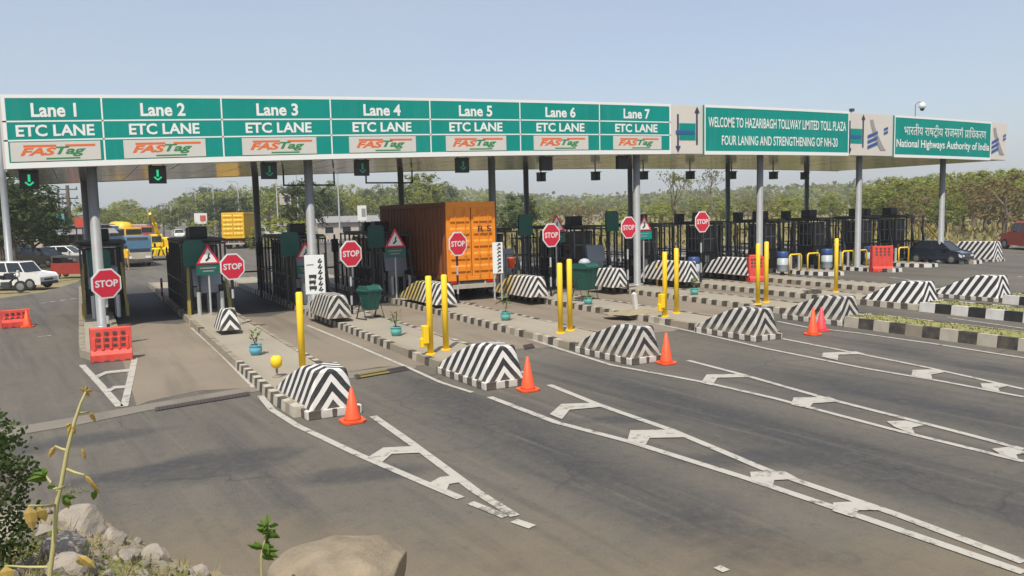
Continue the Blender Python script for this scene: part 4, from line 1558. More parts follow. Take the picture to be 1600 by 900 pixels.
def cone(label, loc, h=0.75, m='cone'):
    t = thing('traffic_cone', label, 'traffic cone', loc, group='traffic cones on the road')
    mb = MB()
    b = 0.21
    mb.prism([(-b, -b * .6), (-b * .6, -b), (b * .6, -b), (b, -b * .6), (b, b * .6), (b * .6, b), (-b * .6, b), (-b, b * .6)], 0, 0.045)
    mb.build('base', MT[m], t, bevel=0.012)
    mb = MB()
    mb.lathe((0, 0, 0.04), [(0.155, 0), (0.14, 0.04), (0.028, h - 0.045), (0.020, h - 0.04)], 18)
    o = mb.build('body', MT[m], t)
    o.data.polygons.foreach_set('use_smooth', [len(p.vertices) == 4 for p in o.data.polygons])
    return t


for (u, v, vt, m, lab) in ((551, 659, 606, 'cone', 'orange cone at the right corner of the leftmost big striped block'),
                           (825, 610, 557, 'cone', 'orange cone beside the second big striped block'),
                           (1041, 568, 520, 'cone', 'orange cone beside the grimy block of the third long island'),
                           (1270, 523, 481, 'cone', 'orange cone, nearer of the two before the dirty striped block'),
                           (1283, 517, 480, 'cone_pink', 'faded pinkish cone, farther of the two before the dirty striped block'),
                           (43, 511, 485, 'cone', 'cone next to the low red barrier on the open road')):
    p = at(u, v)
    cone(lab, (p.x, p.y, 0), on(u, vt, p.y).z, m)


def plant_pot(label, loc, m, ph, n=34, lean=0.0, seed=0):
    rnd = random.Random(seed)
    t = thing('potted_plant', label, 'potted plant', loc, group='potted plants on the islands')
    mb = MB()
    mb.lathe((0, 0, 0), [(0.10, 0.0), (0.155, 0.10), (0.16, 0.17), (0.14, 0.22), (0.165, 0.24), (0.165, 0.26), (0.13, 0.255), (0.12, 0.22)], 16)
    mb.build('pot', MT[m], t, smooth=True)
    if ph:
        mb = MB()
        for k in range(3):
            a = rnd.uniform(0, 6.28)
            mb.tube([(0, 0, 0.22), (math.cos(a) * 0.04 + lean * 0.4, math.sin(a) * 0.04, 0.22 + ph * 0.5), (math.cos(a) * 0.10 + lean, math.sin(a) * 0.1, 0.22 + ph * rnd.uniform(0.8, 1))], 0.012, 6)
        mb.build('stem', MT['bark'], t)
        mb = MB()
        for k in range(n):
            q = rnd.uniform(0.3, 1.05)
            a = rnd.uniform(0, 6.28)
            c = Vector((math.cos(a) * 0.12 * rnd.random() + lean * q, math.sin(a) * 0.12 * rnd.random(), 0.22 + ph * q))
            d = Vector((math.cos(a), math.sin(a), rnd.uniform(-0.4, 0.7))).normalized() * rnd.uniform(0.10, 0.18)
            s = d.cross(Vector((0, 0, 1))).normalized() * 0.035
            mb.add([c, c + d * 0.5 + s, c + d, c + d * 0.5 - s], [(0, 1, 2, 3)])
        mb.build('leaves', MT['leaf_plant'], t)
    return t


for k, (u, v, vt, m, lab) in enumerate(((400, 554, 518, 'pot_blue', 'plant in a blue pot on the first long island'),
                                        (619, 524, 487, 'pot_cyan', 'plant in a turquoise pot right of the first green bin'),
                                        (790, 500, 462, 'pot_cyan', 'plant in a turquoise pot on the island left of the orange truck'),
                                        (919, 475, 462, 'pot_cyan', 'turquoise pot with a tiny sprout at the foot of the second green bin'),
                                        (1085, 460, 436, 'pot_cyan', 'small plant in a pale green pot under the rightmost stop sign'))):
    p = at(u, v, KH)
    plant_pot(lab, (p.x, p.y, KH - 0.012), m, max(0.08, on(u, vt, p.y).z - KH - 0.22), seed=k)
# yellow lamp shaped planter
p = at(433, 588, KH)
t = thing('yellow_marker', 'small round yellow marker on a thin stem by the single yellow bollard', 'marker', (p.x, p.y, KH - 0.012))
mb = MB()
mb.lathe((0, 0, 0), [(0.10, 0), (0.10, 0.02), (0.025, 0.03), (0.025, 0.2)], 12)
mb.build('stem', MT['kerb_bare'], t)
mb = MB()
mb.lathe((0, 0, 0.19), [(0.05, 0), (0.11, 0.05), (0.125, 0.14), (0.115, 0.23), (0.06, 0.27)], 14)
mb.build('head', MT['yellow'], t, smooth=True)

# leaning white post in a heap of sand
p = at(992, 488, KH)
t = thing('white_post', 'short leaning white concrete post standing in a small sand heap', 'post', (p.x, p.y, KH - 0.012))
mb = MB()
mb.bar((0.05, 0, 0.0), (-0.03, 0, 0.62), 0.13)
mb.add([(-0.03 - .065, -.065, .62), (-0.03 + .065, -.065, .62), (-0.03 + .065, .065, .62), (-0.03 - .065, .065, .62), (-0.04, 0, .70)], [(0, 1, 4), (1, 2, 4), (2, 3, 4), (3, 0, 4)])
mb.build('post', MT['kerb_new_white'], t, bevel=0.01)
rnd = random.Random(3)
mb = MB()
rows = []
for i in range(7):
    rr = 0.75 * i / 6
    for k in range(18):
        a = 6.283 * k / 18
        q = rr * rnd.uniform(0.85, 1.15) * (1.25 if abs(math.cos(a)) > .7 else .8)
        rows.append((q * math.cos(a), q * math.sin(a), max(0.004, 0.14 * (1 - i / 6) ** 1.3 + rnd.uniform(-.012, .012) * (i < 6))))
mb.add(rows, [(i * 18 + k, i * 18 + (k + 1) % 18, i * 18 + 18 + (k + 1) % 18, i * 18 + 18 + k) for i in range(6) for k in range(18)])
mb.build('sand_heap', MT['dust'], t, smooth=True)

# litter bins tipping in a frame
for (u, v, vt, y, lab, bag) in ((579, 497, 446, None, 'green litter bin on a stand behind the second striped block', False),
                                (914, 468, 410, None, 'green litter bin with a pale bag on top, right of two yellow bollards', True)):
    p = at(u, v, KH)
    h = on(u, vt, p.y).z - KH
    t = thing('litter_bin', lab, 'litter bin', (p.x, p.y, KH - 0.012), R(15), 'green litter bins on the islands')
    k = h / 1.15
    mb = MB()
    bw0, bw1 = 0.21 * k, 0.31 * k
    z0, z1 = 0.32 * k, 1.02 * k
    mb.add([(-bw0, -bw0, z0), (bw0, -bw0, z0), (bw0, bw0, z0), (-bw0, bw0, z0), (-bw1, -bw1, z1), (bw1, -bw1, z1), (bw1, bw1, z1), (-bw1, bw1, z1)],
           [(3, 2, 1, 0), (0, 1, 5, 4), (1, 2, 6, 5), (2, 3, 7, 6), (3, 0, 4, 7)])
    for s in (-1, 0, 1):
        mb.bar((s * bw0 * 0.8, -bw0 - 0.01, z0 + .04), (s * bw1 * 0.8, -bw1 - 0.012, z1 - .05), 0.05, 0.02)
    mb.box(-bw1 - 0.03, bw1 + 0.03, -bw1 - 0.03, bw1 + 0.03, z1 - 0.05, z1)
    mb.build('tub', MT['bin_green'], t, bevel=0.015)
    mb = MB()
    mb.extr_x([(-bw1 - 0.03, z1 + 0.003), (bw1 + 0.03, z1 + 0.003), (bw1 * 0.7, z1 + 0.12), (-bw1 * 0.7, z1 + 0.12)], -bw1 * 0.9, bw1 * 0.9)
    mb.build('lid', MT['bin_green'], t, bevel=0.03)
    mb = MB()
    for s in (-1, 1):
        x = s * (bw1 + 0.06)
        mb.tube([(x, -0.28, 0.02), (x, 0, 0.72 * k), (x, 0.28, 0.02)], 0.022, 8)
        mb.tube([(x, 0, 0.72 * k), (x * 0.9, 0, 0.74 * k)], 0.03, 8)
        mb.tube([(x, -0.3, 0.02), (x, 0.3, 0.02)], 0.022, 8)
    mb.build('stand', MT['dark_steel'], t)
    if bag:
        mb = MB()
        mb.lathe((0, 0, z1 + 0.12), [(0.22, 0), (0.24, 0.06), (0.16, 0.16), (0.05, 0.2)], 9)
        b = mb.build('rubbish_bag', MT['drum_pale'], None, smooth=True)
        b.matrix_world = Matrix.Translation((p.x, p.y, KH - 0.012))
        tag(b, 'pale bag lying on the lid of the second green bin', 'bag')

# blue drums and yellow hoops on the far islands
for i, (u, v, lab) in enumerate(((1084, 400, 'blue and white drum partly behind the post of the rightmost stop sign'),
                                 (1223, 405, 'blue and white drum between the two tall bollards and the yellow hoops'),
                                 (1292, 400, 'blue and white drum left of the lone yellow bollard'),
                                 (1360, 396, 'blue and white drum just left of the far red barrier'))):
    y = 29.6
    p = on(u, v, y)
    zz = KH - 0.012 if i == 0 else 0
    t = thing('water_drum', lab, 'drum', (p.x, y, KH - 0.012), group='blue topped drums on the far islands')
    mb = MB()
    mb.lathe((0, 0, 0), [(0.26, 0), (0.28, 0.04), (0.28, 0.33), (0.295, 0.35), (0.28, 0.37), (0.28, 0.72)], 18)
    mb.build('body', MT['drum_pale'], t, smooth=True)
    mb = MB()
    mb.lathe((0, 0, 0.72), [(0.29, 0), (0.30, 0.05), (0.28, 0.24), (0.26, 0.30), (0.1, 0.32)], 18)
    mb.build('top', MT['drum_blue'], t, smooth=True)
HOOP = [(1008 + 30, 'yellow hoop left of the red barrier with orange cap'), (1243, 'yellow hoop right after the first tall far drum'), (1271, 'yellow hoop left of a blue drum and the lone bollard'),
        (1325, 'yellow hoop right of the lone yellow bollard'), (1346, 'yellow hoop at the foot of a grey post, left of the far red barrier'), (1412, 'yellow hoop right of the far red barrier')]
for i, (u, lab) in enumerate(HOOP):
    y = 29.2
    p = on(u, 395, y)
    t = thing('yellow_hoop', lab, 'hoop guard', (p.x, y, 0.0), group='yellow hoop guards at the far booths')
    w, h = 0.42, 1.05
    mb = MB()
    mb.tube([(-w, 0, 0), (-w, 0, h - 0.08), (-w + 0.08, 0, h), (w - 0.08, 0, h), (w, 0, h - 0.08), (w, 0, 0)], 0.042, 8)
    mb.build('tube', MT['yellow'], t, smooth=True)

# pale railing and cable reel among the far islands
p = at(1270, 458, KH)
t = thing('wire_coil', 'loose coil of wire lying on the island before the lone bollard', 'wire coil', (p.x, p.y, KH))
mb = MB()
for r_, z, off in ((0.34, 0.02, 0), (0.30, 0.06, 0.06), (0.36, 0.09, -0.05)):
    mb.tube([(r_ * math.cos(R(20 * k)) + off, r_ * 0.8 * math.sin(R(20 * k)), z + 0.02 * math.sin(k)) for k in range(19)], 0.018, 6)
mb.build('loops', MT['grime'], t)
# red fire bucket on a stand near the truck
p = on(799, 409, 29.2)
t = thing('fire_bucket', 'orange red fire bucket hung on a stand right of the orange truck', 'fire bucket', (p.x, 29.2, KH - 0.012))
h = p.z - KH
mb = MB()
mb.lathe((0, 0, h - 0.25), [(0.12, 0), (0.19, 0.42), (0.205, 0.44), (0.18, 0.40)], 14)
mb.build('bucket', MT['cone'], t, smooth=True)
mb = MB()
for s in (-1, 1):
    mb.bar((s * 0.26, 0, 0), (s * 0.26, 0, h + 0.35), 0.045)
mb.bar((-0.26, 0, h + 0.33), (0.26, 0, h + 0.33), 0.045)
mb.tube([(-0.19, 0, h + 0.18), (0, 0, h + 0.31), (0.19, 0, h + 0.18)], 0.012, 6)
mb.build('stand', MT['dark_steel'], t)
# yellow boom barriers
for (a, b, lab) in (((1441, 350), (1463, 377), 'slanting yellow boom arm over the dark blue car'),):
    y = 31.5
    p0, p1 = on(*a, y), on(*b, y)
    t = thing('boom_barrier', lab, 'boom barrier', (p0.x - 0.3, y, 0))
    mb = MB()
    mb.box(-0.2, 0.2, -0.2, 0.2, 0, 1.15)
    mb.tube([(0, 0, 1.1), (0, 0, p0.z)], 0.06, 8)
    mb.build('cabinet', MT['yellow'], t, bevel=0.02)
    mb = MB()
    mb.bar((0.3, -0.25, p0.z), (p1.x - p0.x + 0.3, -0.25, p1.z), 0.09)
    mb.build('arm', MT['yellow'], t)
    mb = MB()
    mb.bar((-0.5, 0.1, 0), (-0.5, 0.1, p0.z), 0.10)
    mb.build('side_post', MT['yellow'], t)


# ================================================================== VEHICLES
def wheel(parent, x, y, r, w=0.22):
    mb = MB()
    pr = [(r * 0.62, -w / 2), (r * 0.93, -w / 2), (r, -w * 0.3), (r, w * 0.3), (r * 0.93, w / 2), (r * 0.62, w / 2)]
    mb.lathe((0, 0, 0), pr, 20)
    o = mb.build('wheel', MT['rubber'], parent)
    o.rotation_euler = (0, R(90), 0)
    o.location = (x, y, r)
    mb = MB()
    mb.lathe((0, 0, 0), [(r * 0.2, -w * 0.56), (r * 0.60, -w * 0.50), (r * 0.62, 0), (r * 0.60, w * 0.50), (r * 0.2, w * 0.56)], 14)
    mb.build('rim', MT['rim'], o)
    return o


def car(label, cat, loc, rz, body, L=3.9, W=1.68, H=1.5, style='hatch', group=None, name='parked_car'):
    """front of the car points to local -y"""
    t = thing(name, label, cat, loc, rz, group)
    h2, hw = L / 2, W / 2
    belt = H * 0.60
    if style == 'suv':
        low = [(-h2, .36), (-h2, .80), (-h2 + .12, .98), (-h2 + 1.15, belt + .02), (h2 - .05, belt + .04), (h2, .8), (h2, .40)]
        gh = [(-h2 + 1.10, belt), (-h2 + 1.55, H - .07), (h2 - .18, H - .05), (h2 - .06, belt)]
    else:
        low = [(-h2, .30), (-h2, .58), (-h2 + .15, .74), (-h2 + 0.95, belt), (h2 - .25, belt + .06), (h2 - .02, .80), (h2, .36)]
        gh = [(-h2 + .80, belt - .02), (-h2 + 1.55, H - .06), (h2 - 0.75, H - .05), (h2 - .20, belt + .03)]
    r = 0.31 if style != 'suv' else 0.37
    ya, yb = -h2 + 0.72, h2 - 0.68
    # sill line with wheel arches cut in
    prof = low[:]
    under = []
    for yc in (yb, ya):
        for k in range(7):
            a = R(0 + 30 * k)
            under.append((yc + math.cos(a) * (r + .06), max(low[0][1], r + math.sin(a) * (r + .06)) if 0 < k < 6 else low[0][1]))
    mb = MB()
    mb.extr_x(prof + under, -hw, hw)
    mb.build('body', MT[body], t, bevel=0.05, seg=3)
    mb = MB()
    ti, bi = hw - .20, hw - .06
    (f0, z0), (f1, z1), (r1, z2), (r0, z3) = gh
    vs = [(-bi, f0, z0), (bi, f0, z0), (-ti, f1, z1), (ti, f1, z1), (-ti, r1, z2), (ti, r1, z2), (-bi, r0, z3), (bi, r0, z3)]
    mb.add(vs, [(0, 1, 3, 2), (2, 3, 5, 4), (4, 5, 7, 6), (0, 2, 4, 6), (1, 7, 5, 3), (0, 6, 7, 1)])
    mb.build('glazing', MT['glass'], t)
    mb = MB()
    mb.add([(-ti - .01, f1 - .04, z1), (ti + .01, f1 - .04, z1), (ti + .01, r1 + .05, z2), (-ti - .01, r1 + .05, z2), (-ti + .06, f1 + .05, z1 + .065), (ti - .06, f1 + .05, z1 + .065), (ti - .06, r1 - .05, z2 + .06), (-ti + .06, r1 - .05, z2 + .06)],
           [(0, 1, 2, 3)[::-1], (4, 5, 6, 7), (0, 1, 5, 4), (1, 2, 6, 5), (2, 3, 7, 6), (3, 0, 4, 7)])
    for s in (-1, 1):
        mb.bar((s * bi, f0, z0), (s * ti, f1, z1), .06)
        mb.bar((s * bi, r0, z3), (s * ti, r1, z2), .09)
        for q in ((.36, .68) if style == 'suv' else (.45,)):
            yb_ = f0 + (r0 - f0) * q
            yt_ = f1 + (r1 - f1) * q
            mb.bar((s * (bi + .005), yb_, z0), (s * (ti + .005), yt_, z1), .05, .08)
    mb.build('roof', MT[body], t, bevel=0.015)
    for s in (-1, 1):
        for y in (ya, yb):
            wheel(t, s * (hw - .10), y, r)
        mb = MB()
        z = low[1][1]
        mb.extr_x([(-h2 - .01, z - .16), (-h2 - .01, z + .0), (-h2 + .24, z + .12), (-h2 + .2, z - .08)], s * hw * .55, s * (hw + .006))
        mb.build('headlight', MT['lamp_white'], t)
        mb = MB()
        mb.box(s * hw * .70 if s > 0 else -hw - .004, hw + .004 if s > 0 else -hw * .70, h2 - .10, h2 + .012, .78, .98)
        mb.build('tail_lamp', MT['lamp_red'], t)
        mb = MB()
        mb.box(s * hw + (0 if s > 0 else -.16), s * hw + (.16 if s > 0 else 0), f0 + .28, f0 + .38, belt + .05, belt + .19)
        mb.build('mirror', MT[body], t, bevel=.02)
    mb = MB()
    mb.box(-hw * .96, hw * .96, -h2 - .06, -h2 + .10, .30, .50)
    mb.box(-hw * .5, hw * .5, -h2 - .015, -h2 + .05, .56, .70)
    mb.box(-hw * .96, hw * .96, h2 - .1, h2 + .05, .34, .52)
    mb.build('bumpers', MT['black'] if style == 'suv' else MT[body], t, bevel=.03)
    return t


def truck(label, loc, rz, body, side, name='container_truck', L=8.2, W=2.36, zb=1.25, zt=4.05, letters=None, cab='truck_orange', group=None):
    """tail of the truck points to local -y"""
    t = thing(name, label, 'truck', loc, rz, group)
    hw = W / 2
    mb = MB()
    mb.box(-hw, hw, 0.06, L, zb, zt - .05)
    n = int(L / 0.42)
    for s in (-1, 1):                                   # pressed ribs of the box sides
        for k in range(n):
            y = 0.22 + k * (L - .3) / n
            x = s * hw
            mb.add([(x, y, zb + .12), (x, y + .26, zb + .12), (x + s * .045, y + .20, zb + .14), (x + s * .045, y + .06, zb + .14),
                    (x, y, zt - .2), (x, y + .26, zt - .2), (x + s * .045, y + .20, zt - .22), (x + s * .045, y + .06, zt - .22)],
                   [(0, 3, 7, 4), (3, 2, 6, 7), (2, 1, 5, 6), (0, 1, 2, 3), (4, 5, 6, 7)])
        mb.box(s * hw - .03, s * hw + .06, 0.0, L, zb - .08, zb + .10)
        mb.box(s * hw - .03, s * hw + .06, 0.0, L, zt - .17, zt)
    mb.box(-hw, hw, 0.06, L, zt - .052, zt + .01)
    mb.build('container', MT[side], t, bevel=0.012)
    for s in (-1, 1):                                   # two rear doors with pressed bands
        d0, d1 = (0.02, hw - .05) if s > 0 else (-hw + .05, -0.02)
        mb = MB()
        mb.box(d0, d1, -0.02, 0.05, zb + .06, zt - .22)
        z = zb + .22
        while z < zt - .55:
            mb.add([(d0 + .08, -0.02, z), (d1 - .08, -0.02, z), (d1 - .08, -0.065, z + .07), (d0 + .08, -0.065, z + .07), (d1 - .08, -0.065, z + .25), (d0 + .08, -0.065, z + .25), (d1 - .08, -0.02, z + .32), (d0 + .08, -0.02, z + .32)],
                   [(0, 1, 2, 3), (3, 2, 4, 5), (5, 4, 6, 7), (0, 3, 5, 7), (1, 6, 4, 2)])
            z += .50
        dr = mb.build('rear_door', MT[body], t, bevel=.01)
        mb = MB()
        for q in (.30, .72):
            x = d0 + (d1 - d0) * q
            mb.tube([(x, -0.085, zb + .08), (x, -0.085, zt - .25)], 0.02, 6)
            mb.box(x - .05, x + .05, -0.10, -0.06, zb + .9, zb + 1.02)
        mb.build('lock_bar', MT[body], dr)
    mb = MB()                                           # door frame
    mb.box(-hw - .03, hw + .03, -0.03, 0.06, zt - .22, zt + .02)
    mb.box(-hw - .03, hw + .03, -0.03, 0.06, zb - .10, zb + .06)
    mb.box(-hw - .03, -hw + .05, -0.03, 0.06, zb + .06, zt - .22)
    mb.box(hw - .05, hw + .03, -0.03, 0.06, zb + .06, zt - .22)
    mb.build('rear_frame', MT[body], t, bevel=.012)
    if letters:
        lettering(letters, 0.56, zb + 1.86, 0.60, 0.24, -0.11, MT['black_ink'], t, bold=.01)
    mb = MB()
    for s in (-1, 1):
        mb.box(s * .42 - .06, s * .42 + .06, 0.1, L + 1.0, .85, zb - .10)
    for y in (0.4, 2.2, 4.4, 6.6):
        mb.box(-hw + .1, hw - .1, y, y + .12, .95, zb - .101)
    mb.box(-hw + .15, hw - .15, 0.02, 0.20, .62, .85)
    mb.build('chassis', MT['grime'], t)
    mb = MB()
    mb.box(-hw, hw, -0.04, 0.10, .50, .68)
    for s in (-.6, .6):
        mb.bar((s, .05, .6), (s, .05, .9), .08)
    mb.build('rear_bumper', MT['kerb_white'], t, bevel=.01)
    for s in (-1, 1):
        mb = MB()
        mb.box(s * hw * .62, s * hw * .9, -0.05, 0.015, .72, .84)
        mb.build('tail_lamp', MT['lamp_red'], t)
        mb = MB()
        mb.box(s * hw * .9 - .28, s * hw * .9 + .0, 1.05, 1.09, .25, .9)
        mb.build('mud_flap', MT['rubber'], t)
        for y in (1.75, 2.95, L + .2):
            wheel(t, s * (hw - .20), y, .50, .34)
        mb = MB()
        mb.box(s * (hw - .06), s * (hw - .02), 3.6, L - .6, .55, .60)
        mb.box(s * (hw - .06), s * (hw - .02), 3.6, L - .6, .85, .90)
        mb.build('side_guard', MT['steel'], t)
    mb = MB()                                           # cab
    c0, c1 = L + .15, L + 2.0
    mb.extr_x([(c0, .7), (c0, 2.75), (c1 - .45, 2.75), (c1, 1.75), (c1 + .05, .6)], -hw + .06, hw - .06)
    cb = mb.build('cab', MT[cab], t, bevel=.06, seg=3)
    mb = MB()
    mb.extr_x([(c0 + .35, 1.8), (c0 + .35, 2.5), (c1 - .55, 2.5), (c1 - .25, 1.8)], -hw + .05, hw - .05)
    mb.add([(-hw + .2, c1 - .41, 2.65), (hw - .2, c1 - .41, 2.65), (hw - .2, c1 + .02, 1.75), (-hw + .2, c1 + .02, 1.75)], [(0, 1, 2, 3)])
    mb.build('cab_window', MT['glass'], cb)
    return t


pr = at(735, 466)
truck('orange container truck with ribbed sides leaving through the toll lane', (13.90, 29.3, 0.004), R(0), 'truck_orange', 'truck_side_shaded', letters='R.S', W=2.12, L=8.0, zb=0.93, zt=3.98)
p = at(366, 389)
truck('yellow container truck driving away on the road beyond the booths', (p.x, p.y, 0), R(-20), 'truck_yellow', 'truck_yellow', L=7.0, zb=1.3, zt=4.1, cab='truck_yellow')
q = p


def facing(u, v, du, dz=0):
    return at(u, v)


# white suv and motorcycle at the roadside
p = at(30, 451)
car('white off-road car parked at the roadside by the thick grey pole', 'car', (p.x, p.y, 0), R(56), 'white_body', 4.4, 1.82, 1.86, 'suv').scale = (.8, .8, .8)
p = at(14, 455)
mc = thing('motorcycle', 'dark motorcycle standing in front of the white roadside car', 'motorcycle', (p.x, p.y - 1.0, 0), R(70))
for y in (-.65, .65):
    wheel(mc, 0, y, .30, .11)
mb = MB()
mb.tube([(0, -.65, .3), (0, -.45, .95)], .04, 8)
mb.tube([(0, .65, .3), (0, .05, .35), (0, -.4, .75)], .05, 8)
mb.box(-.14, .14, -.2, .25, .25, .55)
mb.build('frame', MT['dark_steel'], mc, bevel=.03)
mb = MB()
mb.extr_x([(-.45, .72), (-.35, .93), (.0, .95), (.1, .72)], -.13, .13)
mb.build('tank', MT['navy_body'], mc, bevel=.05)
mb = MB()
mb.extr_x([(.02, .72), (.05, .84), (.75, .88), (.8, .78)], -.13, .13)
mb.build('seat', MT['black'], mc, bevel=.04)
mb = MB()
mb.tube([(-.36, -.32, 1.05), (0, -.42, 1.0), (.36, -.32, 1.05)], .02, 8)
mb.build('handlebar', MT['dark_steel'], mc)
mb = MB()
mb.lathe((0, -.55, .78), [(.04, 0), (.09, .04), (.09, .14), (.05, .18)], 10)
mb.build('headlight', MT['lamp_white'], mc)

# red three wheeler
p = at(113, 433)
tr = thing('auto_rickshaw', 'red three wheeled rickshaw parked on the shoulder behind the leftmost booth', 'rickshaw', (p.x, p.y, 0), R(60))
tr.scale = (.78, .78, .78)
mb = MB()
mb.extr_x([(-1.35, .35), (-1.4, .95), (-1.0, 1.15), (1.3, 1.15), (1.35, .35)], -.62, .62)
mb.build('body', MT['red_body'], tr, bevel=.06)
mb = MB()
mb.extr_x([(-1.02, 1.15), (-.72, 1.72), (1.25, 1.78), (1.32, 1.15), (1.26, 1.15), (1.18, 1.68), (-.68, 1.62), (-.94, 1.15)], -.60, .60)
mb.build('hood', MT['grime'], tr, bevel=.02)
mb = MB()
mb.box(-.55, .55, .2, .9, .6, 1.16)
mb.build('seat', MT['black'], tr)
wheel(tr, 0, -1.1, .24, .12)
wheel(tr, -.55, .85, .24, .12)
wheel(tr, .55, .85, .24, .12)
mb = MB()
mb.lathe((0, 0, 0), [(.10, 0), (.11, .03)], 12)
h = mb.build('headlight', MT['lamp_white'], tr)
h.rotation_euler = (R(90), 0, 0)
h.location = (0, -1.4, .8)

# parked cars in the shade on the far left
PARK = [((77, 398), 'white_body', 'suv', 'pale car parked under the big dark tree, second from the white roadside car', 62, 76),
        ((45, 404), 'black_body', 'hatch', 'black car parked directly behind the white roadside car', 55, 70),
        ((68, 416), 'black_body', 'hatch', 'low black car in front of the other parked cars', 48, 62),
        ((101, 411), 'white_body', 'hatch', 'white car parked just left of the red rickshaw', 64, 70),
        ((87, 391), 'grey_body', 'suv', 'dark grey car in the back of the parking beside the tree', 60, 88),
        ((120, 395), 'silver_body', 'hatch', 'silver car in the back of the parking near the shops', 65, 84),
        ((22, 396), 'silver_body', 'hatch', 'silver car at the far edge of the parking, under the tree', 40, 84)]
for (u, v), b, st, lab, rz, _ in PARK:
    p = at(u, v)
    car(lab, 'car', (p.x, p.y, 0), R(rz), b, 4.0, 1.7, 1.75 if st == 'suv' else 1.48, st, 'cars parked under the trees')
p = at(280, 364)
car('white car far down the road beside the hedge', 'car', (p.x * .75, p.y * .75, 0), R(-5), 'white_body', 4.2, 1.75, 1.6, 'hatch', name='car')
for (u, y, b, st, lab, rz) in ((415, 128, 'white_body', 'suv', 'white car on the far carriageway behind a rear canopy post', 85),
                               (440, 138, 'silver_body', 'suv', 'silver car on the far carriageway above the clipped bush', 85),
                               (398, 150, 'red_body', 'suv', 'red lorry-like car farthest on the carriageway behind the yellow truck', 85)):
    p = on(u, 345, y)
    car(lab, 'car', (p.x, y, 0), R(rz), b, 4.5, 1.85, 2.0, st, 'cars on the far carriageway', name='car')
p = at(1462, 407)
car('dark blue hatchback leaving the farthest toll lane', 'car', (on(1468, 395, 29.4).x, 29.4, 0), R(8), 'navy_body', 3.85, 1.68, 1.52, 'hatch', name='car').scale = (.82, .82, .86)
p = at(1592, 391)
car('red jeep waiting on the far exit apron at the trees', 'jeep', (p.x + 1.2, p.y, 0), R(-28 + 180), 'red_body', 4.2, 1.8, 2.0, 'suv', name='jeep')

# flat nosed bus
p = at(218, 417)
bt = thing('bus', 'old pale bus with dark windscreen coming up the road on the left', 'bus', (p.x, p.y, 0), R(2))
bt.scale = (.76, .76, .76)
mb = MB()
mb.extr_x([(-.0, .42), (-.05, 1.5), (.16, 2.85), (.5, 3.0), (8.0, 3.0), (8.1, .42)], -1.22, 1.22)
mb.build('body', MT['blue_paint'], bt, bevel=.07, seg=3)
mb = MB()
mb.add([(-1.08, -.06, 1.48), (1.08, -.06, 1.48), (1.0, .14, 2.62), (-1.0, .14, 2.62)], [(0, 1, 2, 3)])
mb.build('windscreen', MT['glass'], bt)
for k in range(6):
    for s in (-1, 1):
        mb = MB()
        mb.box(s * 1.225 - .005, s * 1.225 + .005, 1.0 + k * 1.12, 1.95 + k * 1.12, 1.55, 2.5)
        mb.build('window', MT['glass'], bt)
mb = MB()
mb.box(-1.2, 1.2, -.10, .02, .78, 1.44)
mb.build('front_panel', MT['kerb_white'], bt, bevel=.02)
mb = MB()
mb.box(-1.24, 1.24, -.22, .05, .40, .74)
mb.build('bumper', MT['grime'], bt, bevel=.03)
mb = MB()
mb.box(-.95, .95, .12, .22, 2.66, 2.95)
mb.build('destination_board', MT['grime'], bt)
for s in (-1, 1):
    mb = MB()
    mb.box(s * .62, s * 1.08, -.13, -.08, .86, 1.08)
    mb.build('headlight', MT['lamp_white'], bt)
    wheel(bt, s * 1.02, 1.5, .48, .3)
    wheel(bt, s * 1.02, 6.2, .48, .3)
    mb = MB()
    mb.bar((s * 1.2, 0, 2.3), (s * 1.5, -.25, 2.3), .04)
    mb.box(s * 1.5 - .10, s * 1.5 + .10, -.32, -.26, 1.85, 2.3)
    mb.build('mirror', MT['black'], bt)

# yellow mobile crane
p = at(250, 407)
cr = thing('mobile_crane', 'yellow mobile crane with raised boom and striped front beside the bus', 'crane', (p.x + .2, p.y, 0), R(2))
cr.scale = (.78, .78, .78)
mb = MB()
mb.extr_x([(0, .55), (-.05, 1.25), (.25, 1.5), (5.0, 1.5), (5.0, .55)], -1.2, 1.2)
mb.build('chassis', MT['yellow'], cr, bevel=.05)
mb = MB()
mb.extr_x([(.1, 1.5), (.25, 2.9), (1.7, 2.9), (1.8, 1.5)], -1.05, .15)
mb.box(.2, 1.1, .4, 2.6, 1.5, 2.35)
mb.box(-1.1, 1.1, 2.2, 4.4, 1.5, 2.5)
mb.build('cab', MT['yellow'], cr, bevel=.05)
mb = MB()
mb.add([(-.95, .13, 1.75), (.05, .13, 1.75), (.05, .22, 2.7), (-.95, .22, 2.7)], [(0, 1, 2, 3)])
mb.box(-1.06, -1.04, .5, 1.5, 1.8, 2.7)
mb.build('cab_window', MT['glass'], cr)
mb = MB()
for k in range(7):
    x = -1.1 + k * .33
    mb.bar((x, -.09, .55), (x + .22 * (1 if k < 4 else -1), -.09, 1.25), .13, .03, k % 2)
mb.box(-1.22, 1.22, -.06, .06, .5, 1.3, 1)
mb.build('striped_front', [MT['black'], MT['yellow']], cr)
mb = MB()
mb.bar((.2, 3.4, 2.3), (-.55, .4, 4.1), .38)
mb.bar((-.55, .4, 4.1), (-1.1, -1.2, 5.2), .26)
mb.build('boom', MT['yellow'], cr, bevel=.03)
mb = MB()
mb.tube([(-1.1, -1.2, 5.1), (-1.1, -1.2, 4.3)], .02, 6)
mb.box(-1.2, -1.0, -1.3, -1.1, 4.0, 4.3)
mb.build('hook_block', MT['grime'], cr)
for s in (-1, 1):
    for y in (1.0, 4.0):
        wheel(cr, s * 1.05, y, .58, .36)

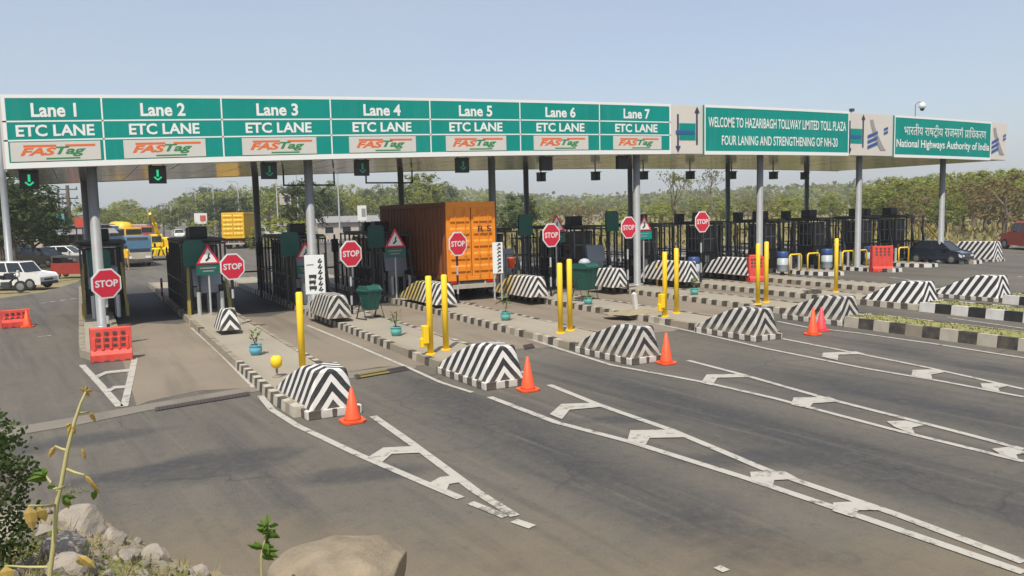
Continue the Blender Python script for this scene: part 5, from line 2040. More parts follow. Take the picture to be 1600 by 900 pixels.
# yellow loader and tankers near the bend
for (u, v, y, lab, mt_, nm, cat) in ((201, 372, 120, 'yellow tank lorry waiting at the bend of the road', 'truck_yellow', 'tank_lorry', 'lorry'),
                                     (172, 372, 112, 'blue lorry parked at the bend left of the yellow tank lorry', 'blue_paint', 'parked_lorry', 'lorry'),
                                     (219, 360, 135, 'small red and white lorry behind the bus roof', 'wall_plaster', 'parked_lorry', 'lorry')):
    p = on(u, v, y)
    t = thing(nm, lab, cat, (p.x, y, 0), R(20))
    mb = MB()
    if nm == 'tank_lorry':
        mb.lathe((0, 0, 0), [(.4, 0), (1.1, .25), (1.2, 3.8), (.5, 4.1)], 16)
        o = mb.build('tank', MT[mt_], t, smooth=True)
        o.rotation_euler = (R(-90), 0, 0)
        o.location = (0, .3, 2.2)
    else:
        mb.box(-1.15, 1.15, 0, 4.2, .9, 2.8)
        for k in range(8):
            mb.box(-1.19, 1.19, .2 + k * .5, .3 + k * .5, .9, 2.84)
        mb.build('load_bed', MT[mt_], t, bevel=.03)
    mb = MB()
    mb.box(-1.1, 1.1, -1.7, -.2, .7, 2.5)
    mb.build('cab', MT[mt_] if nm == 'parked_lorry' and mt_ == 'blue_paint' else MT['shop_red'] if mt_ == 'wall_plaster' else MT[mt_], t, bevel=.08)
    mb = MB()
    mb.box(-1.0, 1.0, -1.72, -1.68, 1.6, 2.3)
    mb.build('windscreen', MT['glass'], t)
    mb = MB()
    mb.box(-.8, .8, -1.6, 4.1, .55, .85)
    mb.build('chassis', MT['grime'], t)
    for s in (-1, 1):
        wheel(t, s * .95, -1.0, .45, .28)
        wheel(t, s * .95, 3.0, .45, .28)


# ================================================================== PERSON AT THE ROADSIDE
def person(label, loc, rz, h=1.68, shirt='cloth_tan', legs='cloth_dark'):
    t = thing('person', label, 'person', loc, rz)
    k = h / 1.7
    J = {'pel': (0, 0, .92), 'sp': (0, .02, 1.15), 'ch': (0, .0, 1.36), 'nk': (0, -.01, 1.48), 'hd': (0, -.03, 1.58), 'tp': (0, -.02, 1.70)}
    V, E, Rr = [], [], []

    def v(p, r):
        V.append(Vector(p) * k)
        Rr.append(r * k)
        return len(V) - 1
    pel = v(J['pel'], .15)
    sp_ = v(J['sp'], .135)
    ch = v(J['ch'], .155)
    nk = v(J['nk'], .06)
    hd = v(J['hd'], .098)
    tp = v(J['tp'], .075)
    E += [(pel, sp_), (sp_, ch), (ch, nk), (nk, hd), (hd, tp)]
    for s in (-1, 1):
        a = v((s * .19, 0, 1.40), .065)
        b = v((s * .25, .03, 1.13), .048)
        c = v((s * .24, -.10, .90), .038)
        d = v((s * .24, -.14, .80), .036)
        E += [(ch, a), (a, b), (b, c), (c, d)]
        a = v((s * .10, 0, .84), .095)
        b = v((s * .12, -.02 * s, .47), .068)
        c = v((s * .13, .03, .09), .048)
        d = v((s * .15, -.12, .04), .042)
        E += [(pel, a), (a, b), (b, c), (c, d)]
    me = bpy.data.meshes.new('body')
    me.from_pydata(V, E, [])
    for m in (MT[shirt], MT[legs], MT['skin']):
        me.materials.append(m)
    o = bpy.data.objects.new('body', me)
    COL.objects.link(o)
    sk = o.modifiers.new('skin', 'SKIN')
    for i, r in enumerate(Rr):
        me.skin_vertices[0].data[i].radius = (r, r * .8 if i < 3 else r)
    me.skin_vertices[0].data[0].use_root = True
    o.modifiers.new('sub', 'SUBSURF').levels = 2
    dg = bpy.context.evaluated_depsgraph_get()
    m2 = bpy.data.meshes.new_from_object(o.evaluated_get(dg))
    bpy.data.objects.remove(o)
    if not m2.materials:
        for m in (MT[shirt], MT[legs], MT['skin']):
            m2.materials.append(m)
    for p in m2.polygons:
        z, x = p.center.z / k, abs(p.center.x / k)
        p.material_index = 2 if (z > 1.49 or (x > .19 and z < 1.12 and z > .72)) else (0 if z > .88 else 1)
        p.use_smooth = True
    b = bpy.data.objects.new('body', m2)
    COL.objects.link(b)
    b.parent = t
    mb = MB()
    mb.lathe((0, -.01 * k, 1.60 * k), [(.108 * k, 0), (.112 * k, .05 * k), (.09 * k, .12 * k), (.03 * k, .15 * k)], 14)
    mb.build('hair', MT['hair'], t, smooth=True)
    return t


p = at(186, 423)
person('person in tan clothes standing at the road edge left of the bus', (p.x, p.y, 0), R(20))
p = at(199, 422)
person('person in pale shirt walking close to the front of the bus', (p.x, p.y, 0), R(-40), 1.72, 'truck_yellow', 'cloth_tan')

# red and white tape post by the lane
p = at(254, 470)
t = thing('tape_post', 'short red and white marker post in the lane beyond the first booth gap', 'marker post', (p.x, p.y, 0))
mb = MB()
for k in range(5):
    mb.tube([(0, 0, .2 * k), (0, 0, .2 * k + .2)], .05, 8, k % 2)
mb.build('post', [MT['kerb_new_white'], MT['red_plastic']], t)
mb = MB()
mb.bar((0, 0, .85), (1.6, .6, .75), .02, .08)
mb.build('tape', MT['kerb_new_white'], t)


# ================================================================== TREES
def hz(u):
    return 450 + (_fw.z + _rt.z * (u - 800) / F) / _up.z * F


def crown_mesh(name, seed, clumps, leaves, leaf, shape='round', m='leaf_olive', gaps=0.0):
    """unit tree 1 m tall: crown of many small leaf faces gathered in clumps"""
    rnd = random.Random(seed)
    mb = MB()
    for c in range(clumps):
        while True:
            if shape == 'round':
                z = rnd.uniform(0.30, 0.96)
                w = 0.40 * math.sqrt(max(0.02, 1 - ((z - 0.60) / 0.42) ** 2))
            elif shape == 'tall':
                z = rnd.uniform(0.22, 0.97)
                w = 0.20 * math.sqrt(max(0.02, 1 - ((z - 0.58) / 0.45) ** 2)) + 0.02
            elif shape == 'low':
                z = rnd.uniform(0.05, 0.95)
                w = 0.62 * math.sqrt(max(0.02, 1 - ((z - 0.35) / 0.68) ** 2))
            else:
                z = rnd.uniform(0.45, 0.97)
                w = 0.34 * (1.1 - abs(z - 0.7))
            a = rnd.uniform(0, 6.283)
            q = w * math.sqrt(rnd.uniform(0.15, 1.0)) * rnd.uniform(0.75, 1.12)
            x, y = q * math.cos(a), q * math.sin(a)
            break
        cr = rnd.uniform(0.045, 0.10) * (0.7 if shape == 'tall' else 1.0)
        for k in range(leaves):
            d = Vector((rnd.gauss(0, 1), rnd.gauss(0, 1), rnd.gauss(0, .8))).normalized() * cr * rnd.uniform(.35, 1.1)
            p = Vector((x, y, z)) + d
            n = (d.normalized() * .8 + Vector((x, y, z - .5)) * 1.2 + Vector((rnd.gauss(0, .22), rnd.gauss(0, .22), rnd.gauss(.35, .22)))).normalized()
            u = n.cross(Vector((rnd.random(), rnd.random(), rnd.random()))).normalized()
            w_ = n.cross(u)
            s = leaf * rnd.uniform(0.6, 1.3)
            mb.add([p - u * s, p - w_ * s * .45, p + u * s, p + w_ * s * .45], [(0, 1, 2, 3)])
    return mb


def trunk_mesh(seed, shape, h=0.62, r=0.022):
    rnd = random.Random(seed)
    mb = MB()
    pts, rad = [], []
    x = y = 0
    for k in range(6):
        pts.append((x, y, h * k / 5 * (1.3 if shape == 'tall' else 1)))
        rad.append(r * (1.25 - .9 * k / 5))
        x += rnd.uniform(-.012, .012)
        y += rnd.uniform(-.012, .012)
    mb.tube(pts, rad, 7)
    if shape != 'tall':
        for k in range(7):
            z0 = rnd.uniform(.22, .52)
            a = rnd.uniform(0, 6.28)
            L = rnd.uniform(.16, .32)
            mb.tube([(0, 0, z0), (math.cos(a) * L * .5, math.sin(a) * L * .5, z0 + L * .45), (math.cos(a) * L, math.sin(a) * L, z0 + L * .95)], [r * .55, r * .35, r * .12], 5)
    return mb


KINDS = {}


def tree_kind(key, shape, m, seeds, clumps, leaves, leaf, bark='bark'):
    lst = []
    for s in seeds:
        c = crown_mesh(key, s, clumps, leaves, leaf, shape, m)
        t = trunk_mesh(s, shape)
        lst.append((c, t, m, bark))
    KINDS[key] = lst


tree_kind('round', 'round', 'leaf_olive', (1, 2, 3), 75, 16, 0.033)
tree_kind('lime', 'round', 'leaf_lime', (4, 5, 6), 70, 16, 0.033)
tree_kind('dark', 'round', 'leaf_dark', (7, 8), 110, 18, 0.030)
tree_kind('tall', 'tall', 'leaf_lime', (9, 10, 11), 64, 15, 0.028, 'pale_bark')
tree_kind('dry', 'round', 'leaf_dry', (12, 13), 60, 14, 0.030)
tree_kind('shrub', 'low', 'leaf_olive', (14, 15), 60, 14, 0.042)
tree_kind('shrub_lime', 'low', 'leaf_lime', (16, 17), 60, 14, 0.042)
MESH = {}
NAMES = {'round': 'broadleaf_tree', 'lime': 'broadleaf_tree', 'dark': 'shade_tree', 'tall': 'plantation_tree', 'dry': 'dry_tree', 'shrub': 'scrub_bush', 'shrub_lime': 'scrub_bush'}


def plant(key, x, y, h, label, group, wide=1.0, variant=None):
    lst = KINDS[key]
    v = random.randrange(len(lst)) if variant is None else variant
    c, t, m, bk = lst[v]
    root = thing(NAMES[key], label, 'bush' if 'shrub' in key else 'tree', (x, y, -0.05), random.uniform(0, 6.28), group)
    root.scale = (h * wide, h * wide, h)
    if (key, v) not in MESH:
        a = c.build('crown', MT[m], root)
        b = None if 'shrub' in key else t.build('trunk', MT[bk], root)
        MESH[(key, v)] = (a.data, b.data if b else None)
    else:
        for nm, me in zip(('crown', 'trunk'), MESH[(key, v)]):
            if me:
                o = bpy.data.objects.new(nm, me)
                COL.objects.link(o)
                o.parent = root
    return root


# skyline read off the photograph: column -> row of the tree tops
SKY = [(-60, 262), (20, 268), (60, 300), (90, 322), (120, 330), (175, 320), (200, 306), (225, 322), (255, 316), (280, 298), (300, 290), (340, 287), (380, 290), (430, 284), (480, 278),
       (520, 282), (560, 290), (600, 288), (635, 279), (665, 274), (695, 282), (715, 298), (760, 300), (800, 305), (880, 308), (950, 308), (1000, 306), (1030, 302), (1090, 299), (1150, 297),
       (1200, 293), (1250, 292), (1300, 291), (1345, 284), (1375, 276), (1430, 271), (1480, 266), (1510, 262), (1540, 257), (1570, 259), (1640, 262), (1700, 262)]


def sky_at(u):
    for (a, va), (b, vb) in zip(SKY[:-1], SKY[1:]):
        if a <= u <= b:
            return va + (vb - va) * (u - a) / (b - a)
    return SKY[-1][1]


def tree_at(u, dist, key, vtop, label, group, wide=1.0, variant=None):
    d = ray(u, hz(u))
    d.z = 0
    p = d * (dist / d.length)
    depth = p.dot(_fw)
    zt = CAM_H + (hz(u) - vtop) / F * depth
    return plant(key, p.x, p.y, max(1.2, zt), label, group, wide, variant)


rt_ = random.Random(21)
ZONES = [(150, 275, 'beyond the crane and bus'), (275, 400, 'in the grove above the yellow truck'), (400, 560, 'behind the far carriageway'), (560, 745, 'behind the orange truck'),
         (745, 1010, 'in the scrub beyond the middle booths'), (1010, 1345, 'in the scrub beyond the railings'), (1345, 1760, 'in the plantation beyond the exit')]
for (ua, ub, where) in ZONES:
    if ua < 745:
        keys = [('round', 'olive green tree'), ('lime', 'yellow green tree'), ('dark', 'dark green tree'), ('round', 'olive green tree')]
        rows = ((300, 26, 1.0), (215, 30, .9), (165, 36, .72))
    elif ua < 1345:
        keys = [('lime', 'yellow green tree'), ('shrub_lime', 'yellow green bush'), ('dry', 'dry brownish tree'), ('round', 'olive green tree'), ('shrub', 'olive bush')]
        rows = ((330, 30, 1.0), (240, 34, .8), (160, 40, .62), (105, 46, .40))
    else:
        keys = [('tall', 'slender pale tree'), ('tall', 'slender pale tree'), ('tall', 'slender pale tree'), ('lime', 'yellow green tree')]
        rows = ((165, 18, 1.0), (128, 22, .93), (102, 34, .62))
    for dist, step, frac in rows:
        u = ua + rt_.uniform(0, step)
        while u < ub:
            v0 = sky_at(u)
            vt = hz(u) - (hz(u) - v0) * frac * rt_.uniform(.82, 1.04)
            key, nm = keys[rt_.randrange(len(keys))]
            if frac < .7 and ua >= 1345:
                key, nm = rt_.choice([('dry', 'dry brownish tree'), ('round', 'olive green tree'), ('lime', 'yellow green tree')])
            row = {0: 'at the back ', 1: 'midway ', 2: 'in front ', 3: 'at the near edge '}[[r[0] for r in rows].index(dist)]
            wide = {'tall': 1.35, 'shrub': 1.1, 'shrub_lime': 1.1}.get(key, 1.15) * rt_.uniform(.85, 1.2)
            tree_at(u, dist * rt_.uniform(.93, 1.07), key, vt, nm + ' standing ' + row + where, nm + 's ' + row + where, wide)
            u += step * rt_.uniform(.6, 1.4)
# singled out trees
tree_at(22, 72, 'dark', 266, 'big dense dark tree shading the parked cars', None, 1.35, 0)
tree_at(-35, 66, 'dark', 258, 'big dark tree at the very edge above the white roadside car', None, 1.2, 1)
tree_at(2, 80, 'dark', 285, 'dense dark tree behind the silver car at the parking edge', None, 1.5, 0)
tree_at(52, 84, 'dark', 318, 'low dark tree with drooping crown beside the big shading tree', None, 1.5, 1)
tree_at(70, 92, 'dark', 300, 'smaller dark tree right of the big shading tree', None, 1.1, 1)
tree_at(137, 105, 'lime', 318, 'light green roadside tree beside the leftmost booth post', None, .9, 0)
tree_at(658, 118, 'round', 270, 'tall wide olive tree directly above the orange truck roof', None, 1.15, 1)
tree_at(812, 88, 'dark', 302, 'round dark bush tree right of the post beside the orange truck', None, 1.1, 1)
tree_at(478, 100, 'dark', 282, 'dark tree in the shade behind the second front post', None, .9, 0)
tree_at(1572, 86, 'dry', 268, 'broad dry brown tree over the red jeep', None, 1.3, 0)
tree_at(1480, 92, 'round', 300, 'low olive tree behind the dark blue car', None, 1.2, 2)


def bare_tree(u, dist, vtop, label, seed):
    d = ray(u, hz(u))
    d.z = 0
    p = d * (dist / d.length)
    h = CAM_H + (hz(u) - vtop) / F * p.dot(_fw)
    rnd = random.Random(seed)
    t = thing('sparse_tree', label, 'tree', (p.x, p.y, 0))
    mb = MB()
    tips = []

    def grow(a, dirv, L, r, lv):
        b = a + dirv * L
        m = a.lerp(b, .5) + Vector((rnd.uniform(-.1, .1), rnd.uniform(-.1, .1), 0)) * L * .5
        mb.tube([a, m, b], [r, r * .85, r * .65], 5, cap=False)
        if lv == 0:
            tips.append(b)
            return
        for _ in range(3):
            nd = (dirv + Vector((rnd.uniform(-.8, .8), rnd.uniform(-.8, .8), rnd.uniform(-.1, .6)))).normalized()
            grow(a.lerp(b, rnd.uniform(.7, 1)), nd, L * rnd.uniform(.55, .8), r * .6, lv - 1)
    grow(Vector((0, 0, 0)), Vector((0, 0, 1)), h * .40, h * .016, 4)
    mx = max(q.z for q in tips)
    mb.build('trunk', MT['bark'], t)
    lf = MB()
    for q in tips:
        if rnd.random() < .65:
            for _ in range(4):
                c = q + Vector((rnd.gauss(0, .2), rnd.gauss(0, .2), rnd.gauss(0, .2)))
                a = Vector((rnd.gauss(0, 1), rnd.gauss(0, 1), rnd.gauss(0, 1))).normalized() * .16
                b = a.cross(Vector((0.3, 1, .2))).normalized() * .09
                lf.add([c - a, c - b, c + a, c + b], [(0, 1, 2, 3)])
    lf.build('crown', MT['leaf_olive'], t)
    t.scale = (h / mx,) * 3


bare_tree(1050, 110, 266, 'thin half bare tree rising above the scrub under the cream arrow panel', 4)
bare_tree(1112, 118, 264, 'thin half bare tree left of the dark rear post, above the scrub', 9)

# wood on the far rise, reads as one mass
rnd = random.Random(77)
fw_ = MB()
u = -100
for _ in range(5200):
    u = rnd.uniform(-120, 1760)
    dist = rnd.uniform(380, 620)
    d = ray(u, hz(u))
    d.z = 0
    p = d * (dist / d.length)
    top = (hz(u) - sky_at(u) - 6) / F * p.dot(_fw) * .8 + CAM_H
    if u > 700 and u < 1350:
        top = (hz(u) - sky_at(u) + 1) / F * p.dot(_fw) + CAM_H
    z = rnd.uniform(0, 1) ** .7 * max(3, top)
    c = Vector((p.x, p.y, z))
    for k in range(3):
        a = Vector((rnd.gauss(0, 1), rnd.gauss(0, 1), rnd.gauss(0, .7))).normalized() * rnd.uniform(1.0, 2.2)
        b = a.cross(Vector((rnd.gauss(0, 1), rnd.gauss(0, 1), 1))).normalized() * rnd.uniform(.7, 1.4)
        cc = c + Vector((rnd.gauss(0, 1.5), rnd.gauss(0, 1.5), rnd.gauss(0, .8)))
        fw_.add([cc - a, cc - b, cc + a, cc + b], [(0, 1, 2, 3)])
o = fw_.build('far_woodland', MT['leaf_olive'])
o['kind'] = 'stuff'

# dry scrub strip and undergrowth beyond the apron
sc = MB()
for _ in range(9000):
    u = rnd.uniform(560, 1750)
    dist = rnd.uniform(62, 150)
    d = ray(u, hz(u))
    d.z = 0
    p = d * (dist / d.length)
    if p.y < 56 and p.x < 62:
        continue
    h = rnd.uniform(.15, .7)
    a = rnd.uniform(0, 6.28)
    s = Vector((math.cos(a), math.sin(a), 0)) * rnd.uniform(.08, .25)
    l_ = Vector((rnd.gauss(0, .15), rnd.gauss(0, .15), h))
    q = Vector((p.x, p.y, -.05))
    sc.add([q - s, q + s, q + l_ + s * .3, q + l_ - s * .3], [(0, 1, 2, 3)])
o = sc.build('dry_undergrowth', MT['grass'])
o['kind'] = 'stuff'

# clipped median bushes on the road beyond
for k, (u, v, vt, wd, lab) in enumerate(((315, 358, 348, 1.5, 'low clipped hedge bush of the road median above the white distant car'), (345, 358, 348, 1.5, 'low clipped hedge bush of the road median beside the yellow truck'),
                                         (430, 368, 348, 1.6, 'clipped round bush above the second fare screen'), (452, 368, 347, 1.6, 'clipped round bush between the second fare screen and the front post'))):
    y = 150 if k < 2 else 92
    p = on(u, v, y)
    h = max(1.3, on(u, vt, y).z)
    plant('shrub_lime', p.x, p.y, h * 1.2, lab, None, 1.8)


# ================================================================== POLES, FAR SIGNS, SHOPS
p = on(15, 410, 53)
t = thing('steel_pole', 'thick grey pole rising behind the white roadside car', 'pole', (p.x, 53, 0))
mb = MB()
mb.lathe((0, 0, 0), [(0.34, 0), (0.34, 0.1), (0.19, 0.12), (0.17, 6.0), (0.14, 9.2)], 14)
o = mb.build('pole', MT['steel'], t)
o.data.polygons.foreach_set('use_smooth', [len(q.vertices) == 4 for q in o.data.polygons])
LAMPS = [(268, 322, 190), (307, 296, 185), (335, 290, 180), (374, 286, 170), (434, 276, 150), (466, 270, 140), (530, 272, 120), (232, 326, 200)]
LL = ['left of the crane boom', 'above the distant white car', 'above the red and white hoarding', 'over the yellow truck roof', 'right of the second rear post', 'just left of the second front post', 'midway between second post and orange truck', 'above the crane cab']
for (u, vt, dist), l in zip(LAMPS, LL):
    d = ray(u, hz(u))
    d.z = 0
    p = d * (dist / d.length)
    h = CAM_H + (hz(u) - vt) / F * p.dot(_fw)
    t = thing('street_lamp', 'slender pale street lamp ' + l, 'street lamp', (p.x, p.y, 0), group='street lamps along the road beyond')
    mb = MB()
    mb.tube([(0, 0, 0), (0, 0, h)], [.14, .09], 8)
    mb.build('pole', MT['pale_steel'], t)
    mb = MB()
    mb.tube([(0, 0, h - .1), (-.7, -.3, h + .25), (-1.5, -.6, h + .3)], .05, 6)
    mb.build('arm', MT['pale_steel'], t)
    mb = MB()
    mb.box(-2.1, -1.4, -.8, -.5, h + .22, h + .36)
    mb.build('lamp_head', MT['pale_steel'], t, bevel=.03)
for (u, dist, vt, l) in ((79, 96, 296, 'leftmost'), (94, 100, 298, 'middle'), (109, 92, 290, 'thickest and rightmost')):
    d = ray(u, hz(u))
    d.z = 0
    p = d * (dist / d.length)
    h = CAM_H + (hz(u) - vt) / F * p.dot(_fw)
    t = thing('utility_pole', l + ' of the dark electric poles behind the parked cars', 'utility pole', (p.x, p.y, 0), group='electric poles behind the parked cars')
    mb = MB()
    mb.tube([(0, 0, 0), (0, 0, h)], [.22, .16] if 'thick' in l else [.13, .10], 8)
    mb.build('pole', MT['bark'], t)
    mb = MB()
    for z in (h - .4, h - 1.3):
        mb.bar((-.9, 0, z), (.9, 0, z), .10)
        for q in (-.8, 0, .8):
            mb.tube([(q, 0, z), (q, 0, z + .25)], .05, 6)
    mb.build('cross_arm', MT['dark_steel'], t)


def hoarding(u, v0, v1, u1, y, m, label, name='roadside_sign', post=True, m2=None):
    a, b = on(u, v1, y), on(u1, v0, y)
    t = thing(name, label, 'sign', ((a.x + b.x) / 2, y, 0))
    w = (b.x - a.x) / 2
    mb = MB()
    mb.box(-w, w, -.06, .0, a.z, b.z)
    mb.build('panel', MT[m], t, bevel=.01)
    if m2:
        mb = MB()
        mb.box(-w * .1, w * .8, -.075, -.061, a.z + (b.z - a.z) * .25, a.z + (b.z - a.z) * .8)
        mb.build('printed_field', MT[m2], t)
    mb = MB()
    for s in (-.7, .7):
        mb.bar((s * w, .06, 0), (s * w, .06, b.z), .12)
    mb.build('posts', MT['dark_steel'], t)


hoarding(81, 334, 349, 100, 88, 'teal_sign', 'small turquoise shop board above the parked cars')
hoarding(117, 340, 356, 130, 84, 'shop_red', 'small red shop board left of the leftmost booth post')
hoarding(304, 333, 350, 323, 150, 'sign_white', 'white hoarding with a red field above the distant car', m2='shop_red')
hoarding(559, 321, 345, 572, 110, 'sign_white', 'upright white road sign left of the orange truck roof', m2='grey_ink')
hoarding(437, 302, 320, 454, 135, 'wall_plaster', 'greyish billboard in the trees right of the second rear post', m2='navy_ink')

# roadside shop with awning
p = on(122, 398, 90)
t = thing('roadside_shop', 'small cluttered roadside shop with tin awning behind the red rickshaw', 'shop', (p.x, 90, 0), R(20))
mb = MB()
mb.box(-3.2, 3.2, 0, 3.5, 0, .25)
mb.box(-3.2, 3.2, 3.3, 3.5, .25, 3.1)
mb.box(-3.2, -3.05, 0, 3.3, .25, 3.1)
mb.box(3.05, 3.2, 0, 3.3, .25, 3.1)
mb.build('wall', MT['wall_plaster'], t)
mb = MB()
mb.box(-3.5, 3.5, -.6, 3.8, 3.1, 3.2)
mb.build('roof', MT['tin'], t)
mb = MB()
mb.add([(-3.4, 0, 3.0), (3.4, 0, 3.0), (3.4, -1.6, 2.3), (-3.4, -1.6, 2.3)], [(0, 1, 2, 3)])
mb.add([(-3.4, 0, 2.95), (3.4, 0, 2.95), (3.4, -1.6, 2.25), (-3.4, -1.6, 2.25)], [(3, 2, 1, 0)])
mb.build('awning', MT['tin'], t)
mb = MB()
for k in range(5):
    mb.box(-2.8 + k * 1.15, -2.0 + k * 1.15, .6, 1.4, .25, .9 + .25 * (k % 3))
mb.build('counter', MT['kerb_white'], t, bevel=.02)
p = on(590, 352, 118)
t = thing('roadside_shed', 'low pinkish shed beyond the carriageway left of the orange truck', 'shed', (p.x - 3, 118, 0), R(-8))
mb = MB()
mb.box(-6, 3, 0, 4, 0, 2.5)
mb.build('wall', MT['wall_plaster'], t)
mb = MB()
mb.add([(-6.3, -.4, 2.45), (3.3, -.4, 2.45), (3.3, 2, 3.4), (-6.3, 2, 3.4), (3.3, 4.4, 2.45), (-6.3, 4.4, 2.45)], [(0, 1, 2, 3), (3, 2, 4, 5)])
mb.build('roof', MT['tin'], t)
for k in range(3):
    mb = MB()
    mb.box(-5 + k * 2.6, -3.8 + k * 2.6, -.02, .05, .9, 1.8)
    mb.build('window', MT['glass'], t)


# ================================================================== FOREGROUND: EMBANKMENT, RUBBLE, PLANTS
EDGE = [(-14, 13.5), (-1.3, 11.7), (-0.25, 11.25), (0.45, 9.4), (1.0, 8.3), (1.6, 7.7), (2.7, 6.9), (6, 4.6), (14, 0.5)]


def edge_y(x):
    for (a, ya), (b, yb) in zip(EDGE[:-1], EDGE[1:]):
        if a <= x <= b:
            return ya + (yb - ya) * (x - a) / (b - a)
    return EDGE[0][1] if x < 0 else EDGE[-1][1]


from mathutils import noise as mnoise


def bank_h(x, y):
    d = edge_y(x) - y
    if d < -0.6:
        return -0.05
    n = mnoise.noise(Vector((x * 1.7, y * 1.7, 0.3))) * .10 + mnoise.noise(Vector((x * 5, y * 5, 2.0))) * .035
    base = 0.19 * max(0, d)
    return min(base, 1.95) + (n + .02) * min(1, max(0, d + .3)) - .05 * (d < 0)


mb = MB()
nx, ny = 150, 130
for j in range(ny + 1):
    for i in range(nx + 1):
        x, y = -12 + 24 * i / nx, -5 + 19 * j / ny
        mb.v.append((x, y, bank_h(x, y)))
for j in range(ny):
    for i in range(nx):
        a = j * (nx + 1) + i
        if max(mb.v[a + k][2] for k in (0, 1, nx + 1, nx + 2)) > -.04:
            mb.f.append([a, a + 1, a + nx + 2, a + nx + 1])
            mb.m.append(0)
structure(mb.build('embankment', MT['dust'], smooth=True))


def rock_mesh(seed, r, flat=.75, sub=2, rough=.35):
    rnd = random.Random(seed)
    off = Vector((rnd.uniform(0, 50), rnd.uniform(0, 50), rnd.uniform(0, 50)))
    import bmesh
    bm = bmesh.new()
    bmesh.ops.create_icosphere(bm, subdivisions=sub + 1, radius=1)
    for k in range(5):                                    # chop facets
        n = Vector((rnd.gauss(0, 1), rnd.gauss(0, 1), rnd.gauss(0, .8))).normalized()
        dd = rnd.uniform(.55, .8)
        for v in bm.verts:
            q = v.co.dot(n) - dd
            if q > 0:
                v.co -= n * q
    for v in bm.verts:
        v.co *= 1 + rough * .35 * mnoise.noise(v.co * 1.6 + off) + rough * .12 * mnoise.noise(v.co * 5 + off)
        v.co = Vector((v.co.x * r, v.co.y * r * rnd.uniform(.98, 1.02), v.co.z * r * flat))
    me = bpy.data.meshes.new('rock')
    bm.to_mesh(me)
    bm.free()
    return me


def hit_bank(u, v):
    d = ray(u, v)
    t = 2.5
    for _ in range(4000):
        p = Vector((0, 0, CAM_H)) + d * t
        if p.z < bank_h(p.x, p.y):
            return p
        t += .01
    return at(u, v)


ROCKS = [(128, 822, .27, 'large pale angular rock at the top of the rubble'), (245, 868, .15, 'pale block standing alone at the road side of the rubble'), (96, 868, .22, 'rounded pale rock right of the weed stalk foot'),
         (30, 812, .19, 'upright grey rock under the dark bush'), (20, 840, .24, 'broad grey rock at the rubble edge below the bush'), (110, 895, .20, 'grey rock low beside the weed stalk'),
         (178, 838, .13, 'small square rock right of the large pale rock'), (62, 842, .17, 'grey rock behind the weed stalk'), (195, 872, .12, 'small pale rock in the middle of the rubble'),
         (312, 892, .09, 'small dark topped stone at the end of the rubble')]
for i, (u, v, r, lab) in enumerate(ROCKS):
    p = hit_bank(u, v + 6)
    o = bpy.data.objects.new('rock', rock_mesh(100 + i, r, .8))
    o.data.materials.append(MT['rock'])
    COL.objects.link(o)
    o.location = (p.x, p.y, bank_h(p.x, p.y) + r * .25)
    o.rotation_euler = (random.uniform(-.3, .3), random.uniform(-.3, .3), random.uniform(0, 6))
    tag(o, lab, 'rock', 'rocks in the rubble heap')
protos = [rock_mesh(300 + k, 1.0, .75, 1) for k in range(6)]
for m in protos:
    m.materials.append(MT['rock'])
rr = random.Random(9)
n = 0
while n < 150:
    u, v = rr.uniform(-20, 330), rr.uniform(790, 925)
    if u > 150 and (v - 800) < (u - 150) * .56 + 6:
        continue
    p = hit_bank(u, v)
    if edge_y(p.x) - p.y < .1:
        continue
    o = bpy.data.objects.new('stone', rr.choice(protos))
    COL.objects.link(o)
    s = rr.uniform(.025, .085) * (1.3 if rr.random() < .15 else 1)
    o.scale = (s, s * rr.uniform(.7, 1.2), s * rr.uniform(.6, 1))
    o.rotation_euler = (rr.uniform(0, 6), rr.uniform(0, 6), rr.uniform(0, 6))
    o.location = (p.x, p.y, bank_h(p.x, p.y) + s * .2)
    tag(o, 'small loose stone among the rubble at the weed stalk', 'stone', 'loose stones of the rubble heap')
    n += 1
gr = MB()
for _ in range(2600):
    u, v = rr.uniform(-10, 420), rr.uniform(812, 930)
    if u > 150 and (v - 830) < (u - 150) * .4:
        continue
    p = hit_bank(u, v) if _ < 700 else Vector((rr.uniform(-6, 6), rr.uniform(0, 9), 0))
    if edge_y(p.x) - p.y < .15:
        continue
    z = bank_h(p.x, p.y)
    for k in range(3):
        a = rr.uniform(0, 6.28)
        s = Vector((math.cos(a), math.sin(a), 0)) * .006
        q = Vector((p.x + rr.gauss(0, .02), p.y + rr.gauss(0, .02), z - .01))
        tip = q + Vector((rr.gauss(0, .05), rr.gauss(0, .05), rr.uniform(.05, .14)))
        gr.add([q - s, q + s, tip], [(0, 1, 2)])
o = gr.build('dry_grass', MT['grass'])
o['kind'] = 'stuff'

wd = MB()
for (u, v, n_, sp_) in ((110, 765, 60, .10), (20, 870, 120, .22), (60, 850, 90, .16), (100, 845, 60, .14), (140, 880, 90, .2), (215, 880, 60, .22), (180, 905, 80, .25), (300, 905, 50, .2), (40, 905, 90, .2), (120, 915, 70, .2)):
    p = hit_bank(u, v + 12)
    for k in range(n_):
        q = Vector((p.x + rr.gauss(0, sp_), p.y + rr.gauss(0, sp_), 0))
        q.z = bank_h(q.x, q.y) + abs(rr.gauss(0, .05))
        a = rr.uniform(0, 6.28)
        L = rr.uniform(.03, .07)
        tip = q + Vector((math.cos(a) * L, math.sin(a) * L, rr.uniform(-.01, .05)))
        s_ = (tip - q).cross(Vector((0, 0, 1))).normalized() * L * .28
        wd.add([q, q.lerp(tip, .5) + s_, tip, q.lerp(tip, .5) - s_], [(0, 1, 2, 3)])
o = wd.build('rubble_weeds', MT['leaf_olive'])
o['kind'] = 'stuff'

